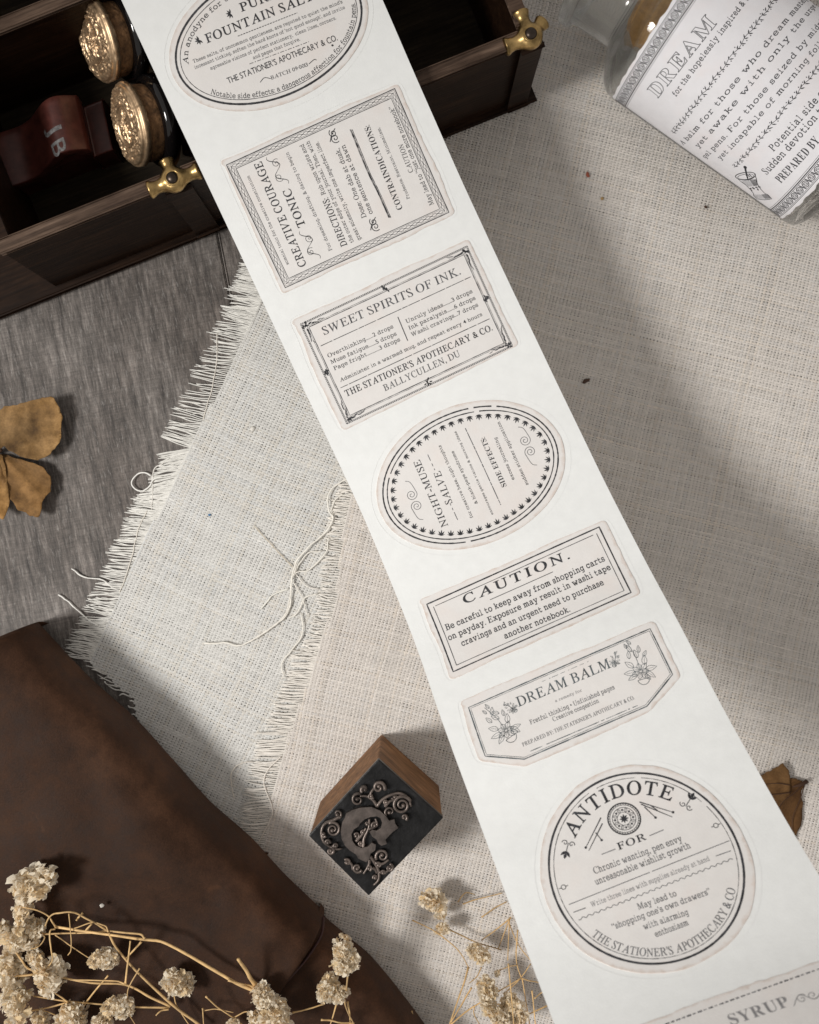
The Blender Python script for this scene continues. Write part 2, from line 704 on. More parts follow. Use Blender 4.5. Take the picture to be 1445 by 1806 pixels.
class Surf:
    """a sheet with coordinates (a, b) in px units: a to the right, b downwards; fwd gives metres"""

    def px(self, a, b):
        return project(self.fwd(np.array([float(a)]), np.array([float(b)]), 0.0))[0]

    def inv(self, p, guess=None):
        p = np.array(p, float)
        x = np.array(guess if guess is not None else self.guess(p), float)
        for _ in range(40):
            q = self.px(*x)
            r = p - q
            if abs(r).max() < .01:
                break
            e = .5
            ja = (self.px(x[0] + e, x[1]) - q) / e
            jb = (self.px(x[0], x[1] + e) - q) / e
            J = np.array([[ja[0], jb[0]], [ja[1], jb[1]]])
            st = np.linalg.solve(J + np.eye(2) * 1e-9, r)
            m = abs(st).max()
            if m > 80:
                st *= 80 / m
            x = x + st
        return x


INK_H = 1.2


def subdivide(ab, faces, m):
    """split flat print so that it can follow a curved sheet"""
    v = [tuple(p) for p in ab]
    tri = [(f[0], f[i], f[i + 1]) for f in faces for i in range(1, len(f) - 1)]
    out, mid = [], {}
    while tri:
        a, b, c = tri.pop()
        e = [(math.dist(v[a], v[b]), a, b, c), (math.dist(v[b], v[c]), b, c, a), (math.dist(v[c], v[a]), c, a, b)]
        d, p, q, r = max(e)
        if d <= m:
            out.append((a, b, c))
            continue
        k = (min(p, q), max(p, q))
        if k not in mid:
            mid[k] = len(v)
            v.append(((v[p][0] + v[q][0]) / 2, (v[p][1] + v[q][1]) / 2))
        n = mid[k]
        tri += [(p, n, r), (n, q, r)]
    return np.array(v), out


class Ink:
    """collects print on a Surf into one mesh part"""

    def __init__(self, surf, h=INK_H, maxlen=None):
        self.s, self.h, self.mb, self.m = surf, h, MB(), maxlen

    def tris(self, ab, faces):
        ab = np.asarray(ab, float)
        if self.m and len(ab):
            ab, faces = subdivide(ab, faces, self.m)
        if len(ab):
            self.mb.add(self.s.fwd(ab[:, 0], ab[:, 1], self.h), faces)

    def text(self, s, p0, p1, hp, style='serif', track=0.0, ab=False):
        """baseline from p0 to p1 (picture px), cap height hp (picture px)"""
        A = np.array(p0, float) if ab else self.s.inv(p0)
        B = np.array(p1, float) if ab else self.s.inv(p1, A)
        d = B - A
        Ln = np.linalg.norm(d)
        ex = d / Ln
        ey = np.array([ex[1], -ex[0]])          # "up" on the sheet (b runs downwards)
        if ab:
            h = hp
        else:
            q = self.s.px(*(A + ey * 5))
            h = hp * 5 / np.linalg.norm(q - self.s.px(*A))
        gl, w = layout(s, style, track)
        sx, sy = Ln / w, h / CAP
        for v, f in gl:
            self.tris(A + np.outer(v[:, 0] * sx, ex) + np.outer(v[:, 1] * sy, ey), f)

    def arc_text(self, s, c, ra, rb, t0, t1, h, style='serif', inward=False, track=0.0):
        """on an ellipse (sheet units), angles in sheet coords (x right, y down), from t0 to t1"""
        gl, w = layout(s, style, track)
        tt = np.linspace(t0, t1, 200)
        pts = np.array(c) + np.stack([ra * np.cos(tt), rb * np.sin(tt)], 1)
        sl = np.r_[0, np.cumsum(np.linalg.norm(np.diff(pts, axis=0), axis=1))]
        sx, sy = sl[-1] / w, h / CAP
        for v, f in gl:
            xm = .5 * (v[:, 0].min() + v[:, 0].max())
            k = np.interp(xm * sx, sl, np.arange(200))
            i = min(int(k), 198)
            p = pts[i] + (pts[i + 1] - pts[i]) * (k - i)
            ex = pts[i + 1] - pts[i]
            ex /= np.linalg.norm(ex)
            ey = np.array([ex[1], -ex[0]])
            self.tris(p + np.outer((v[:, 0] - xm) * sx, ex) + np.outer(v[:, 1] * sy, ey), f)

    def stroke(self, pts, w, closed=False, rough=0.0, sub=6.0):
        """ribbon through sheet points; w full width"""
        p = np.asarray(pts, float)
        if closed:
            p = np.vstack([p, p[:1]])
        q = [p[0]]
        for a, b in zip(p[:-1], p[1:]):
            n = max(1, int(np.linalg.norm(b - a) / sub))
            for k in range(1, n + 1):
                q.append(a + (b - a) * k / n)
        q = np.array(q)
        if len(q) < 2:
            return
        t = np.gradient(q, axis=0)
        if closed:
            t[0] = t[-1] = q[1] - q[-2]
        t /= np.linalg.norm(t, axis=1)[:, None] + 1e-9
        nrm = np.stack([-t[:, 1], t[:, 0]], 1)
        if not np.ndim(w):
            ww = np.full(len(q), w * .5)
        else:
            ww = np.interp(np.linspace(0, 1, len(q)), np.linspace(0, 1, len(w)), w) * .5
        if rough:
            ww = ww * (1 + rough * RNG.uniform(-1, 1, len(q)))
        ab = np.empty((2 * len(q), 2))
        ab[0::2] = q + nrm * ww[:, None]
        ab[1::2] = q - nrm * ww[:, None]
        self.tris(ab, [(2 * i, 2 * i + 1, 2 * i + 3, 2 * i + 2) for i in range(len(q) - 1)])

    def line(self, p0, p1, w, dash=None, rough=.0):
        """picture px endpoints"""
        A = self.s.inv(p0)
        B = self.s.inv(p1, A)
        self.seg(A, B, w, dash, rough)

    def seg(self, A, B, w, dash=None, rough=0.0):
        A, B = np.array(A, float), np.array(B, float)
        Ln = np.linalg.norm(B - A)
        if not dash:
            self.stroke([A, B], w, rough=rough)
            return
        x, i = 0.0, 0
        while x < Ln:
            y = min(Ln, x + dash[i % len(dash)])
            if i % 2 == 0:
                self.stroke([A + (B - A) * x / Ln, A + (B - A) * y / Ln], w, rough=rough)
            x, i = y, i + 1

    def ellipse(self, c, ra, rb, w, t0=0, t1=2 * PI, rough=0.0, gaps=()):
        tt = np.linspace(t0, t1, max(12, int(abs(t1 - t0) * max(ra, rb) / 4)))
        pts = np.array(c) + np.stack([ra * np.cos(tt), rb * np.sin(tt)], 1)
        if gaps:
            cut = np.zeros(len(tt), bool)
            for g, gw in gaps:
                cut |= np.abs((tt - g + PI) % (2 * PI) - PI) < gw
            run = []
            for p, k in zip(pts, cut):
                if k:
                    if len(run) > 1:
                        self.stroke(run, w, rough=rough)
                    run = []
                else:
                    run.append(p)
            if len(run) > 1:
                self.stroke(run, w, rough=rough)
        else:
            self.stroke(pts, w, rough=rough)

    def blob(self, c, ang, ln, wd):
        """filled leaf shape from c along ang (sheet coords)"""
        n = 7
        t = np.linspace(0, 1, n)
        wv = np.sin(PI * t ** .85) * wd * .5
        d = np.array([math.cos(ang), math.sin(ang)])
        e = np.array([-d[1], d[0]])
        a = np.array(c) + np.outer(t * ln, d)
        ab = np.vstack([a + np.outer(wv, e), a - np.outer(wv, e)])
        self.tris(ab, [(i, i + 1, n + i + 1, n + i) for i in range(n - 1)])

    def leaf(self, c, ang, ln, wd, w):
        """outlined leaf with a mid rib"""
        t = np.linspace(0, 1, 9)
        wv = np.sin(PI * t ** .8) * wd * .5
        d = np.array([math.cos(ang), math.sin(ang)])
        e = np.array([-d[1], d[0]])
        a = np.array(c) + np.outer(t * ln, d)
        self.stroke(a + np.outer(wv, e), w, sub=3)
        self.stroke(a - np.outer(wv, e), w, sub=3)
        self.stroke(a[:7], w * .7, sub=3)

    def dot(self, c, r):
        tt = np.linspace(0, 2 * PI, 9)[:-1]
        self.tris(np.array(c) + r * np.stack([np.cos(tt), np.sin(tt)], 1), [tuple(range(8))])

    def spiral(self, c, r, turns, a0, w, flip=1, tail=None):
        tt = np.linspace(0, 1, int(14 * turns) + 6)
        ang = a0 + flip * tt * turns * 2 * PI
        rr = r * (1 - tt * .88)
        pts = np.array(c) + np.stack([rr * np.cos(ang), rr * np.sin(ang)], 1)
        if tail is not None:
            pts = np.vstack([spline([tail, .5 * (np.array(tail) + pts[0]) + 0.15 * r, pts[0]], 8)[:-1], pts])
        self.stroke(pts, w, sub=3)

    def build(self, name, ink, parent):
        return self.mb.build(name, M[ink], parent, smooth=False)


def Z(ox, oy, s):
    return lambda x, y: (ox + x / s, oy + y / s)
# ------------------------------------------------------------------ table of planks
tv, tf = box_pts((CX, CY), (1, 0), (0, 1), None, 1500, 1500, -120, -9)
table = obj('table', tv, tf, M['table_under'], smooth=False, origin=(0, 0, -.02))
table['kind'] = 'structure'
_g = math.radians(11)
gd = np.array([math.sin(_g), math.cos(_g)])          # grain direction on the table (px, y down)
gx = np.array([gd[1], -gd[0]])
seam = np.array([392., 455.])
for k in (-3, -2, -1, 0, 1, 2):
    w = 610.0
    c = seam + gx * (w * (k + .5))
    pv, pf = box_pts(c + gd * 300, gx, gd, None, w * .5 - 3.0, 1600, -8.9, 0, 2.2)
    obj('plank', pv, pf, M['table'], table, smooth=False)

# ------------------------------------------------------------------ linen, yarn by yarn
POLY_A = [(500, 420), (480, 480), (458, 527), (424, 610), (349, 764), (317, 832), (287, 891), (256, 952), (200, 1069),
          (158, 1163), (170, 1183), (188, 1192), (206, 1211), (222, 1222), (236, 1235), (240, 1265), (262, 1302), (420, 1500), (520, 1560),
          (700, 1420), (770, 900), (720, 420)]
POLY_B = [(745, 225), (705, 480), (662, 780), (622, 872), (603, 950), (590, 1060), (564, 1141), (550, 1190), (519, 1263),
          (500, 1330), (478, 1420), (455, 1520), (470, 1880), (1520, 1880), (1520, -60), (900, -60), (905, 130)]


def weave(name, poly, ang, z0, parent, tintbase, seed, pw=6.1, pf=4.35, wav=1.0, fold=0.0):
    """warp runs along angle ang (px, y down, from +x); weft across it"""
    rng = np.random.default_rng(seed)
    ew = np.array([math.cos(ang), math.sin(ang)])        # warp direction
    ef = np.array([ew[1], -ew[0]])                       # weft direction (to the right)
    P = np.asarray(poly, float)
    o = P.mean(0)
    ci = (P - o) @ ef
    cj = (P - o) @ ew
    i0, i1 = int(ci.min() / pw) - 2, int(ci.max() / pw) + 2
    j0, j1 = int(cj.min() / pf) - 2, int(cj.max() / pf) + 2
    I, J = np.meshgrid(np.arange(i0, i1), np.arange(j0, j1), indexing='ij')
    ni, nj = I.shape
    ri = rng.normal(0, .28, ni)[:, None]
    rj = rng.normal(0, .2, nj)[None, :]
    u = I * pw + ri + .5 * vnoise2(I * .31 + 50, J * .06 + 50, seed) + .4 * vnoise2(I * .9 + 9, J * .5 + 9, seed + 5)
    v = J * pf + rj + .45 * vnoise2(I * .05 + 50, J * .33 + 50, seed + 1) + .3 * vnoise2(I * .5 + 9, J * .9 + 9, seed + 6)
    v = v + wav * (5 * vnoise2(I * .035 + 70, J * .02 + 70, seed + 2))
    u = u + wav * (4 * vnoise2(I * .02 + 90, J * .03 + 90, seed + 3))
    X = o[0] + u * ef[0] + v * ew[0]
    Y = o[1] + u * ef[1] + v * ew[1]
    mask = inside(poly, X, Y)
    par = ((I + J) % 2) * 2 - 1
    hz = z0 + 1.2 * (1 + vnoise2(I * .05 + 20, J * .035 + 20, seed + 4))

    hz = hz + fold * 2.5 * (1 + vnoise2(I * .045 + 33, J * .022 + 33, seed + 12)) * np.clip((X - 650) / 150, 0, 1)      # soft rises

    def tints(n, amp):
        base = np.tile(np.array(tintbase), (n, 1))
        k = rng.normal(1, amp, n)[:, None]
        base = base * k
        cool = rng.random(n) < .10
        base[cool] *= (.965, .98, 1.0)
        warm = rng.random(n) < .12
        base[warm] *= (1.0, .975, .94)
        dark = rng.random(n) < .07
        base[dark] *= .92
        return base
    ti = tints(ni, .02)
    tj = tints(nj, .035)
    vs, fs, ts = [], [], []
    base = 0
    for kind in (0, 1):
        if kind == 0:        # warp yarns: along j
            d, off, amp, wid = ew, ef, .75, 4.5
            zz = hz + par * amp
            tt = ti[:, None, :] * (1 + .05 * vnoise2(I * 3.7, J * .12 + 5, seed + 7))[..., None]
        else:
            d, off, amp, wid = ef, ew, .75, 3.4
            zz = hz - par * amp
            tt = tj[None, :, :] * (1 + .08 * vnoise2(I * .10 + 5, J * 3.7, seed + 8))[..., None]
        ww = wid * .5 * (1 + .17 * vnoise2(I * .7 + 30, J * .7 + 30, seed + 9 + kind) + .10 * rng.uniform(-1, 1, I.shape))
        pos = np.stack([X, Y], -1)
        L_ = pos - off * ww[..., None]
        R_ = pos + off * ww[..., None]
        allv = np.empty((ni, nj, 3, 3))
        for q, (p, dz) in enumerate(((L_, -.95), (pos, .55), (R_, -.95))):
            allv[:, :, q, 0] = (p[..., 0] - CX) / S
            allv[:, :, q, 1] = (CY - p[..., 1]) / S
            allv[:, :, q, 2] = (zz + dz) / S
        idx = base + np.arange(ni * nj * 3).reshape(ni, nj, 3)
        if kind == 0:
            ok = mask[:, :-1] & mask[:, 1:]
            a, b = idx[:, :-1][ok], idx[:, 1:][ok]
        else:
            ok = mask[:-1] & mask[1:]
            a, b = idx[:-1][ok], idx[1:][ok]
        for q in (0, 1):
            f = np.stack([a[:, q], a[:, q + 1], b[:, q + 1], b[:, q]], 1)
            fs.append(f if kind == 1 else f[:, ::-1])
        vs.append(allv.reshape(-1, 3))
        ts.append(np.broadcast_to(tt[:, :, None, :], (ni, nj, 3, 3)).reshape(-1, 3))
        base += ni * nj * 3
    vs, fs, ts = np.vstack(vs), np.vstack(fs), np.vstack(ts)
    used = np.zeros(len(vs), bool)
    used[fs.ravel()] = True
    remap = np.cumsum(used) - 1
    o_ = obj(name, vs[used], remap[fs], M['linen'], parent, tint=ts[used])
    o_['kind'] = 'stuff'
    return ew, ef


def thread(pts, z, r, tint, n=None, wob=.6, seed=1, taper=True):
    """loose yarn through table-px points"""
    p = np.asarray(pts, float)
    ln = np.linalg.norm(np.diff(p, axis=0), axis=1).sum()
    n = n or max(6, int(ln / 4))
    q = spline(p, n)
    z = np.interp(np.linspace(0, 1, n), np.linspace(0, 1, len(z)), z) if np.ndim(z) else np.full(n, z)
    w = vnoise(np.arange(n) * .5, seed) * wob
    w2 = vnoise(np.arange(n) * .5 + 40, seed) * wob
    path = np.stack([(q[:, 0] + w - CX) / S, (CY - q[:, 1] - w2) / S, z / S], 1)
    rr = np.full(n, r) * (1 + .22 * vnoise(np.arange(n) * .9, seed + 3))
    if taper:
        rr[0] *= .6
        rr[-1] *= .4
    v, f = tube(path, rr / S, 6)
    v[:, 2] = np.repeat(path[:, 2], 6) + (v[:, 2] - np.repeat(path[:, 2], 6)) * .5
    return v, f, tint


def fringe(edge, n, length, ang_fn, z, tint, seed, parent, r=1.35):
    """edge: polyline (table px) where the weave stops; threads leave it along ang_fn(y)"""
    rng = np.random.default_rng(seed)
    e = spline(edge, n)
    mb = MB()
    clump = np.cumsum(rng.random(n) < .22)
    cj = rng.normal(0, .05, clump.max() + 1)
    cl = rng.normal(1, .07, clump.max() + 1)
    ccent = {c: e[clump == c].mean(0) for c in set(clump)}
    for k in range(n):
        c = clump[k]
        a = ang_fn(e[k]) + cj[c] + rng.normal(0, .02)
        ln = length(e[k]) * cl[c] * (rng.uniform(.9, 1.04) if rng.random() < .85 else rng.uniform(.45, .9))
        d = np.array([math.cos(a), math.sin(a)])
        tip = e[k] + d * ln
        pull = (ccent[c] + d * ln - tip) * .16          # tips of a clump draw together
        mid = e[k] + d * ln * .5 + pull * .35 + rng.normal(0, 1.3, 2)
        p = [e[k] - d * 7, e[k] + d * ln * .08, mid, tip + pull + rng.normal(0, 1.6, 2)]
        zz = [z + .3, z + rng.uniform(0, 1.2), z + rng.uniform(.3, 2.6), max(1.6, z + rng.uniform(-1.5, 3.0))]
        v, f, t = thread(p, zz, r * rng.uniform(.8, 1.15), np.array(tint) * rng.normal(1, .05), n=11, wob=.7, seed=seed + k)
        mb.add(v, f, t)
    o_ = mb.build('fringe', M['thread'], parent, tint=True)
    o_['kind'] = 'stuff'


LIN_A = (1.01, 1.015, 1.005)
LIN_B = (1.025, .978, .940)
clA = thing('linen_cloth', 'pale grey linen cloth with long white fringe on bare wood', 'cloth', T(330, 900, 0))
weave('weave', POLY_A, math.radians(114.5), 2.2, clA, LIN_A, 11)
edgeA = [(500, 440), (480, 480), (458, 527), (424, 610), (349, 764), (317, 832), (287, 891), (256, 952), (200, 1069), (158, 1163)]
fringe(edgeA, 470, lambda p: 56 if p[1] < 800 else 50, lambda p: PI + (.16 if p[1] < 790 else (-.22 if p[1] < 880 else .06)) + (.12 if p[1] > 1120 else 0), 2.4, (1.02, 1.02, 1.0), 21, clA, r=.95)
fringe([(164, 1170), (188, 1192), (206, 1211), (236, 1235), (240, 1265), (258, 1298)], 14, lambda p: 22,
       lambda p: math.radians(200), 2.4, (1.0, 1.0, .98), 23, clA, r=1.2)
clB = thing('linen_cloth', 'warm beige linen cloth with short fringe, spread on the right', 'cloth', T(1100, 1000, 0))
weave('weave', POLY_B, math.radians(104), 6.0, clB, LIN_B, 12, fold=1.0)
edgeB = [(662, 780), (622, 872), (603, 950), (590, 1060), (564, 1141), (550, 1190), (519, 1263), (500, 1330), (478, 1420), (458, 1510)]
fringe(edgeB, 240, lambda p: 30 + (16 if p[1] > 1150 else 0) + (12 if p[1] > 1290 else 0), lambda p: math.radians(183), 6.2, (1.06, 1.03, .99), 25, clB, r=1.15)
# ravelled warp yarns still lying across the fringes
z3 = Z(120, 820, 2.4914)
zA = Z(200, 600, 4.8167)
z6 = Z(380, 1300, 8.207)
LT = [
    (clA, zA, [(885, -60), (885, 60), (880, 200), (845, 400), (800, 560), (770, 690)], 4.8, 1.0, (1.0, .96, .9)),
    (clA, zA, [(330, 1150), (270, 1128), (205, 1142), (165, 1200), (185, 1255), (250, 1280), (320, 1240), (345, 1180), (430, 1160)], 6.5, 1.7, (1.12, 1.12, 1.1)),
    (clA, zA, [(440, 1040), (360, 1085), (340, 1200), (335, 1330), (330, 1440)], 4.9, 1.1, (1.05, 1.03, 1.0)),
    (clA, z3, [(20, 455), (70, 490), (150, 505), (200, 540)], 4.5, 1.5, (1.1, 1.1, 1.08)),
    (clA, z3, [(-40, 570), (0, 597), (50, 640), (95, 680), (140, 705)], 4.5, 1.5, (1.1, 1.1, 1.08)),
    (clA, z3, [(350, 200), (310, 290), (290, 380), (265, 470), (230, 560)], 5.0, 1.0, (1.0, .96, .9)),
    (clB, z3, [(820, 265), (900, 355), (985, 440), (1010, 470)], 7.4, 1.0, (.78, .70, .58)),
    (clB, z3, [(1230, 60), (1185, 85), (1150, 125), (1145, 190), (1165, 235), (1130, 300), (1050, 370), (1000, 440), (985, 520), (980, 600),
               (960, 660), (900, 710), (830, 755), (760, 790), (700, 780), (600, 780)], [9, 11, 12, 10, 10, 9], 1.75, (1.12, 1.10, 1.05)),
    (clB, z3, [(1010, 430), (990, 500), (975, 590), (955, 660), (880, 725), (800, 775)], 10.5, 1.5, (1.08, 1.05, 1.0)),
    (clB, z3, [(1150, 320), (1130, 390), (1060, 460), (1010, 470), (985, 500)], 9.5, 1.5, (1.1, 1.08, 1.03)),
    (clB, z3, [(1120, 378), (1060, 385), (1025, 425), (1000, 470)], 9.0, 1.4, (1.1, 1.08, 1.03)),
    (clB, z3, [(975, 540), (905, 570), (850, 632)], 8.0, 1.5, (1.1, 1.1, 1.05)),
    (clB, z3, [(1100, 565), (1045, 580), (1010, 650), (972, 672)], 9.0, 1.4, (1.1, 1.08, 1.03)),
    (clB, z3, [(1005, 480), (1050, 530), (1110, 545)], 9.0, 1.2, (1.05, 1.02, .98)),
    (clB, z3, [(1025, 650), (1035, 720), (1020, 770), (960, 840), (940, 880), (952, 925)], 8.6, 1.5, (1.1, 1.08, 1.03)),
    (clB, z3, [(990, 510), (1030, 580), (1055, 665)], 9.0, 1.1, (1.05, 1.02, .97)),
    (clB, z3, [(1260, 130), (1195, 138), (1160, 190), (1165, 240)], 9.5, 1.4, (1.1, 1.08, 1.03)),
    (clB, z6, [(560, 345), (440, 350), (300, 420), (240, 540), (245, 700), (290, 880)], 8.0, 1.1, (1.0, .96, .9)),
    (clB, z6, [(960, 260), (820, 400), (715, 560), (735, 740), (820, 960), (832, 1100), (760, 1270), (640, 1480), (560, 1590)], 9.5, 1.2, (1.05, 1.0, .95)),
    (clB, z6, [(330, 1355), (480, 1310), (580, 1220), (640, 1120)], 8.5, 1.0, (1.0, .96, .9)),
]
for k, (own, zf, pts, z, r, tint) in enumerate(LT):
    v, f, t = thread([zf(*p) for p in pts], z, r * .82, tint, seed=300 + k, wob=.9)
    obj('loose_thread', v, f, M['thread'], own, tint=np.tile(t, (len(v), 1)))
# ------------------------------------------------------------------ wooden box with brass corners
E1 = np.array([-.9278, .3731])        # along the front, to the left
E2 = np.array([-.3731, -.9278])       # to the back
C0 = np.array([910., 186.])           # front right corner on the table
RIM = 273.0
LEFT = 866.0                          # front length
box = thing('wooden_box', 'dark wooden compartment box with brass corner fittings', 'box', T(*(C0 + E1 * 430 + E2 * 160), 0))


def bl(u, v):
    return C0 + E1 * u + E2 * v


def bpart(name, u0, u1, v0, v1, z0, z1, mat, bev=1.5, parent=None):
    c = bl((u0 + u1) / 2, (v0 + v1) / 2)
    vs, fs = box_pts(c, E1, E2, None, (u1 - u0) / 2, (v1 - v0) / 2, z0, z1, bev)
    return obj(name, vs, fs, M[mat], parent or box, smooth=False)


BZ = 8.5
bpart('base_board', -30, LEFT + 190, -10, 690, BZ, BZ + 13, 'box', 3)
bpart('floor', 16, LEFT - 16, 12, 660, BZ + 13.6, BZ + 17, 'box_in', 0)
bpart('front_panel', 4, 567, 0, 13, BZ + 14, RIM - 9, 'box', 1)
bpart('front_panel', 602, LEFT, 0, 13, BZ + 14, RIM - 9, 'box', 1)
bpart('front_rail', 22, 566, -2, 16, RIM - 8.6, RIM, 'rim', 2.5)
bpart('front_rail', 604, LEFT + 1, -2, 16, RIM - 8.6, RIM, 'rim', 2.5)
bpart('back_panel', 6, LEFT, 312, 325, BZ + 17.4, RIM - 9, 'box', 1)
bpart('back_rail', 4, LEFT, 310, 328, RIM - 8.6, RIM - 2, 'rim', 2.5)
bpart('rear_panel', 6, LEFT, 655, 668, BZ + 14, RIM - 9, 'box', 1)
bpart('side_panel', 0, 13, 16, 654, BZ + 14, RIM - 9, 'box', 1)
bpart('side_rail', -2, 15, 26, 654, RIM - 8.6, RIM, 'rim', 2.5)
bpart('side_panel', LEFT - 14, LEFT - 1, 14, 654, BZ + 14, RIM - 9, 'box', 1)
bpart('side_rail', LEFT - 15, LEFT + 1, 17, 309, RIM - 8.6, RIM - 1, 'box', 2.5)
bpart('corner_post', -9, 17, -9, 17, BZ + 13.4, RIM - 14, 'box', 6)
bpart('corner_post', 570, 600, -9, 15, BZ + 13.4, RIM - 14, 'box', 6)


def bracket(u, v, dirs):
    """cast brass fitting: a hub with flared arms, the arms along the rails and down the post"""
    c = bl(u, v)
    hub = T(c[0], c[1], RIM - 2)
    mb = MB()
    prof = [(0.1, -15), (12, -14), (18.5, -8), (20, 0), (18.5, 6), (14, 9.5), (8, 10.5), (0.1, 10.6)]
    vs, fs = lathe(prof, hub, (0, 0, 1), 24)
    mb.add(vs, fs)
    for (d2, dz, ln, fl) in dirs:
        ax = np.array([d2[0], -d2[1], dz], float)
        ax /= np.linalg.norm(ax)
        pr = [(0.1, 0), (16, 1), (15, 12), (11.5, 19), (10, ln * .6), (10.5, ln * .76), (fl, ln * .93), (fl + .6, ln), (fl - 2.5, ln + 1.8), (0.1, ln + 2.2)]
        vs, fs = lathe(pr, hub - np.array([0, 0, 3.5 / S]), ax, 20)
        mb.add(vs, fs)
    b = mb.build('corner_fitting', M['brass'], box)
    rm = b.modifiers.new('remesh', 'REMESH')
    rm.mode = 'VOXEL'
    rm.voxel_size = 1.4 / S
    rm.use_smooth_shade = True
    sm = b.modifiers.new('smooth', 'SMOOTH')
    sm.factor = .6
    sm.iterations = 9
    vs, fs = lathe([(12.5, 7), (12.5, 10.0), (11, 11.4), (10.0, 9.0), (.1, 8.6)], hub, (0, 0, 1), 24)
    obj('washer', vs, fs, M['brass'], b)
    vs, fs = lathe([(9.5, 7), (9.5, 10.4), (8, 13.0), (5.4, 14.8), (2, 15.6), (.05, 15.7)], hub, (0, 0, 1), 24)
    obj('screw', vs, fs, M['screw'], b)


bracket(4, 4, [(E1, 0, 40, 13.5), (E2, 0, 40, 13.5), ((0, 0), -1, 42, 13), (-E1 * .8 + E2 * .45, -.1, 32, 12.5)])
bracket(585, 4, [(E1, 0, 40, 13.5), (-E1, 0, 40, 13.5), ((0, 0), -1, 42, 13), (E2, 0, 32, 12.5)])


# ------------------------------------------------------------------ bottles stopped with cork and a wax seal
def seal_mesh(center, axis, upv, R, th, seed):
    """stamped wax disc: relief on the face, uneven rim"""
    nr, na = 80, 220
    r = np.linspace(0, 1, nr)
    a = np.linspace(0, 2 * PI, na, endpoint=False)
    Rr, Aa = np.meshgrid(r, a, indexing='ij')
    X, Y = Rr * np.cos(Aa), Rr * np.sin(Aa)
    rng = np.random.default_rng(seed)
    h = np.zeros_like(Rr)
    # rim roll with rope-like beads
    bead = .5 + .5 * np.sin(Aa * 31 + 2.5 * vnoise(Aa * 4, seed + 9) + 5 * Rr)
    h += 2.2 * np.exp(-((Rr - .88) / .045) ** 2) * (.5 + .5 * bead)
    # wreath: many little leaves and curls between rim and frame
    for k in range(260):
        aa_ = rng.uniform(0, 2 * PI)
        r0 = rng.uniform(.58, .93)
        x0, y0 = r0 * math.cos(aa_), r0 * math.sin(aa_)
        th_ = aa_ + rng.choice([-1, 1]) * rng.uniform(.5, 1.5)
        ca, sa = math.cos(th_), math.sin(th_)
        u_ = (X - x0) * ca + (Y - y0) * sa
        v_ = -(X - x0) * sa + (Y - y0) * ca - 2.2 * u_ ** 2 * rng.choice([-1, 1])
        h = np.maximum(h, rng.uniform(1.5, 3.6) * np.exp(-(u_ / .070) ** 2 - (v_ / .022) ** 2))
    # oval frame
    q = np.sqrt((X / .56) ** 2 + (Y / .50) ** 2)
    h = np.maximum(h, 2.8 * np.exp(-((q - 1.0) / .05) ** 2))
    h = np.maximum(h, 1.2 * np.exp(-((q - .86) / .03) ** 2))
    # motif: stems and leaves inside the frame
    for k in range(46):
        r0 = .36 * rng.random() ** .6
        aa_ = rng.uniform(0, 2 * PI)
        x0, y0 = r0 * math.cos(aa_), r0 * math.sin(aa_) * .9
        th_ = rng.normal(.6, .5) if k % 3 else aa_
        ca, sa = math.cos(th_), math.sin(th_)
        u_ = (X - x0) * ca + (Y - y0) * sa
        v_ = -(X - x0) * sa + (Y - y0) * ca - 1.5 * u_ ** 2 * rng.choice([-1, 1])
        h = np.maximum(h, rng.uniform(2.0, 4.6) * np.exp(-(u_ / rng.uniform(.05, .12)) ** 2 - (v_ / .024) ** 2))
    h += .5 * vnoise2(X * 22 + 40, Y * 22 + 40, seed)
    h *= np.clip((1.0 - Rr) / .04, 0, 1)
    h -= 3.0 * np.clip((Rr - .95) / .05, 0, 1) ** 2 * 2
    rimr = 1 + .025 * vnoise(a / (2 * PI) * 9, seed + 2) - .0
    rad = R * Rr * (1 + (rimr[None, :] - 1) * Rr ** 3)
    axis = np.array(axis, float)
    axis /= np.linalg.norm(axis)
    up = np.array(upv, float)
    x = up - axis * (up @ axis)
    x /= np.linalg.norm(x)
    y = np.cross(axis, x)
    ring = lambda rr, hh: np.array(center) + ((rr * np.cos(Aa if np.ndim(rr) == 2 else a))[..., None] * x + (rr * np.sin(Aa if np.ndim(rr) == 2 else a))[..., None] * y + np.asarray(hh)[..., None] * axis) / S
    vs = [ring(rad, h).reshape(-1, 3)]
    edge = R * rimr
    for dr, hh in ((2.5, -5), (3.5, -th * .5), (2.5, -th + 4), (-3, -th)):
        vs.append(ring(edge + dr + .8 * vnoise(a * 8, seed + 4), np.full(na, hh)))
    vs = np.vstack(vs)
    fs = []
    rows = nr + 4
    for i in range(rows - 1):
        for k in range(na):
            k2 = (k + 1) % na
            fs.append((i * na + k, (i + 1) * na + k, (i + 1) * na + k2, i * na + k2))
    fs.append(tuple((rows - 1) * na + k for k in range(na))[::-1])
    return vs, fs


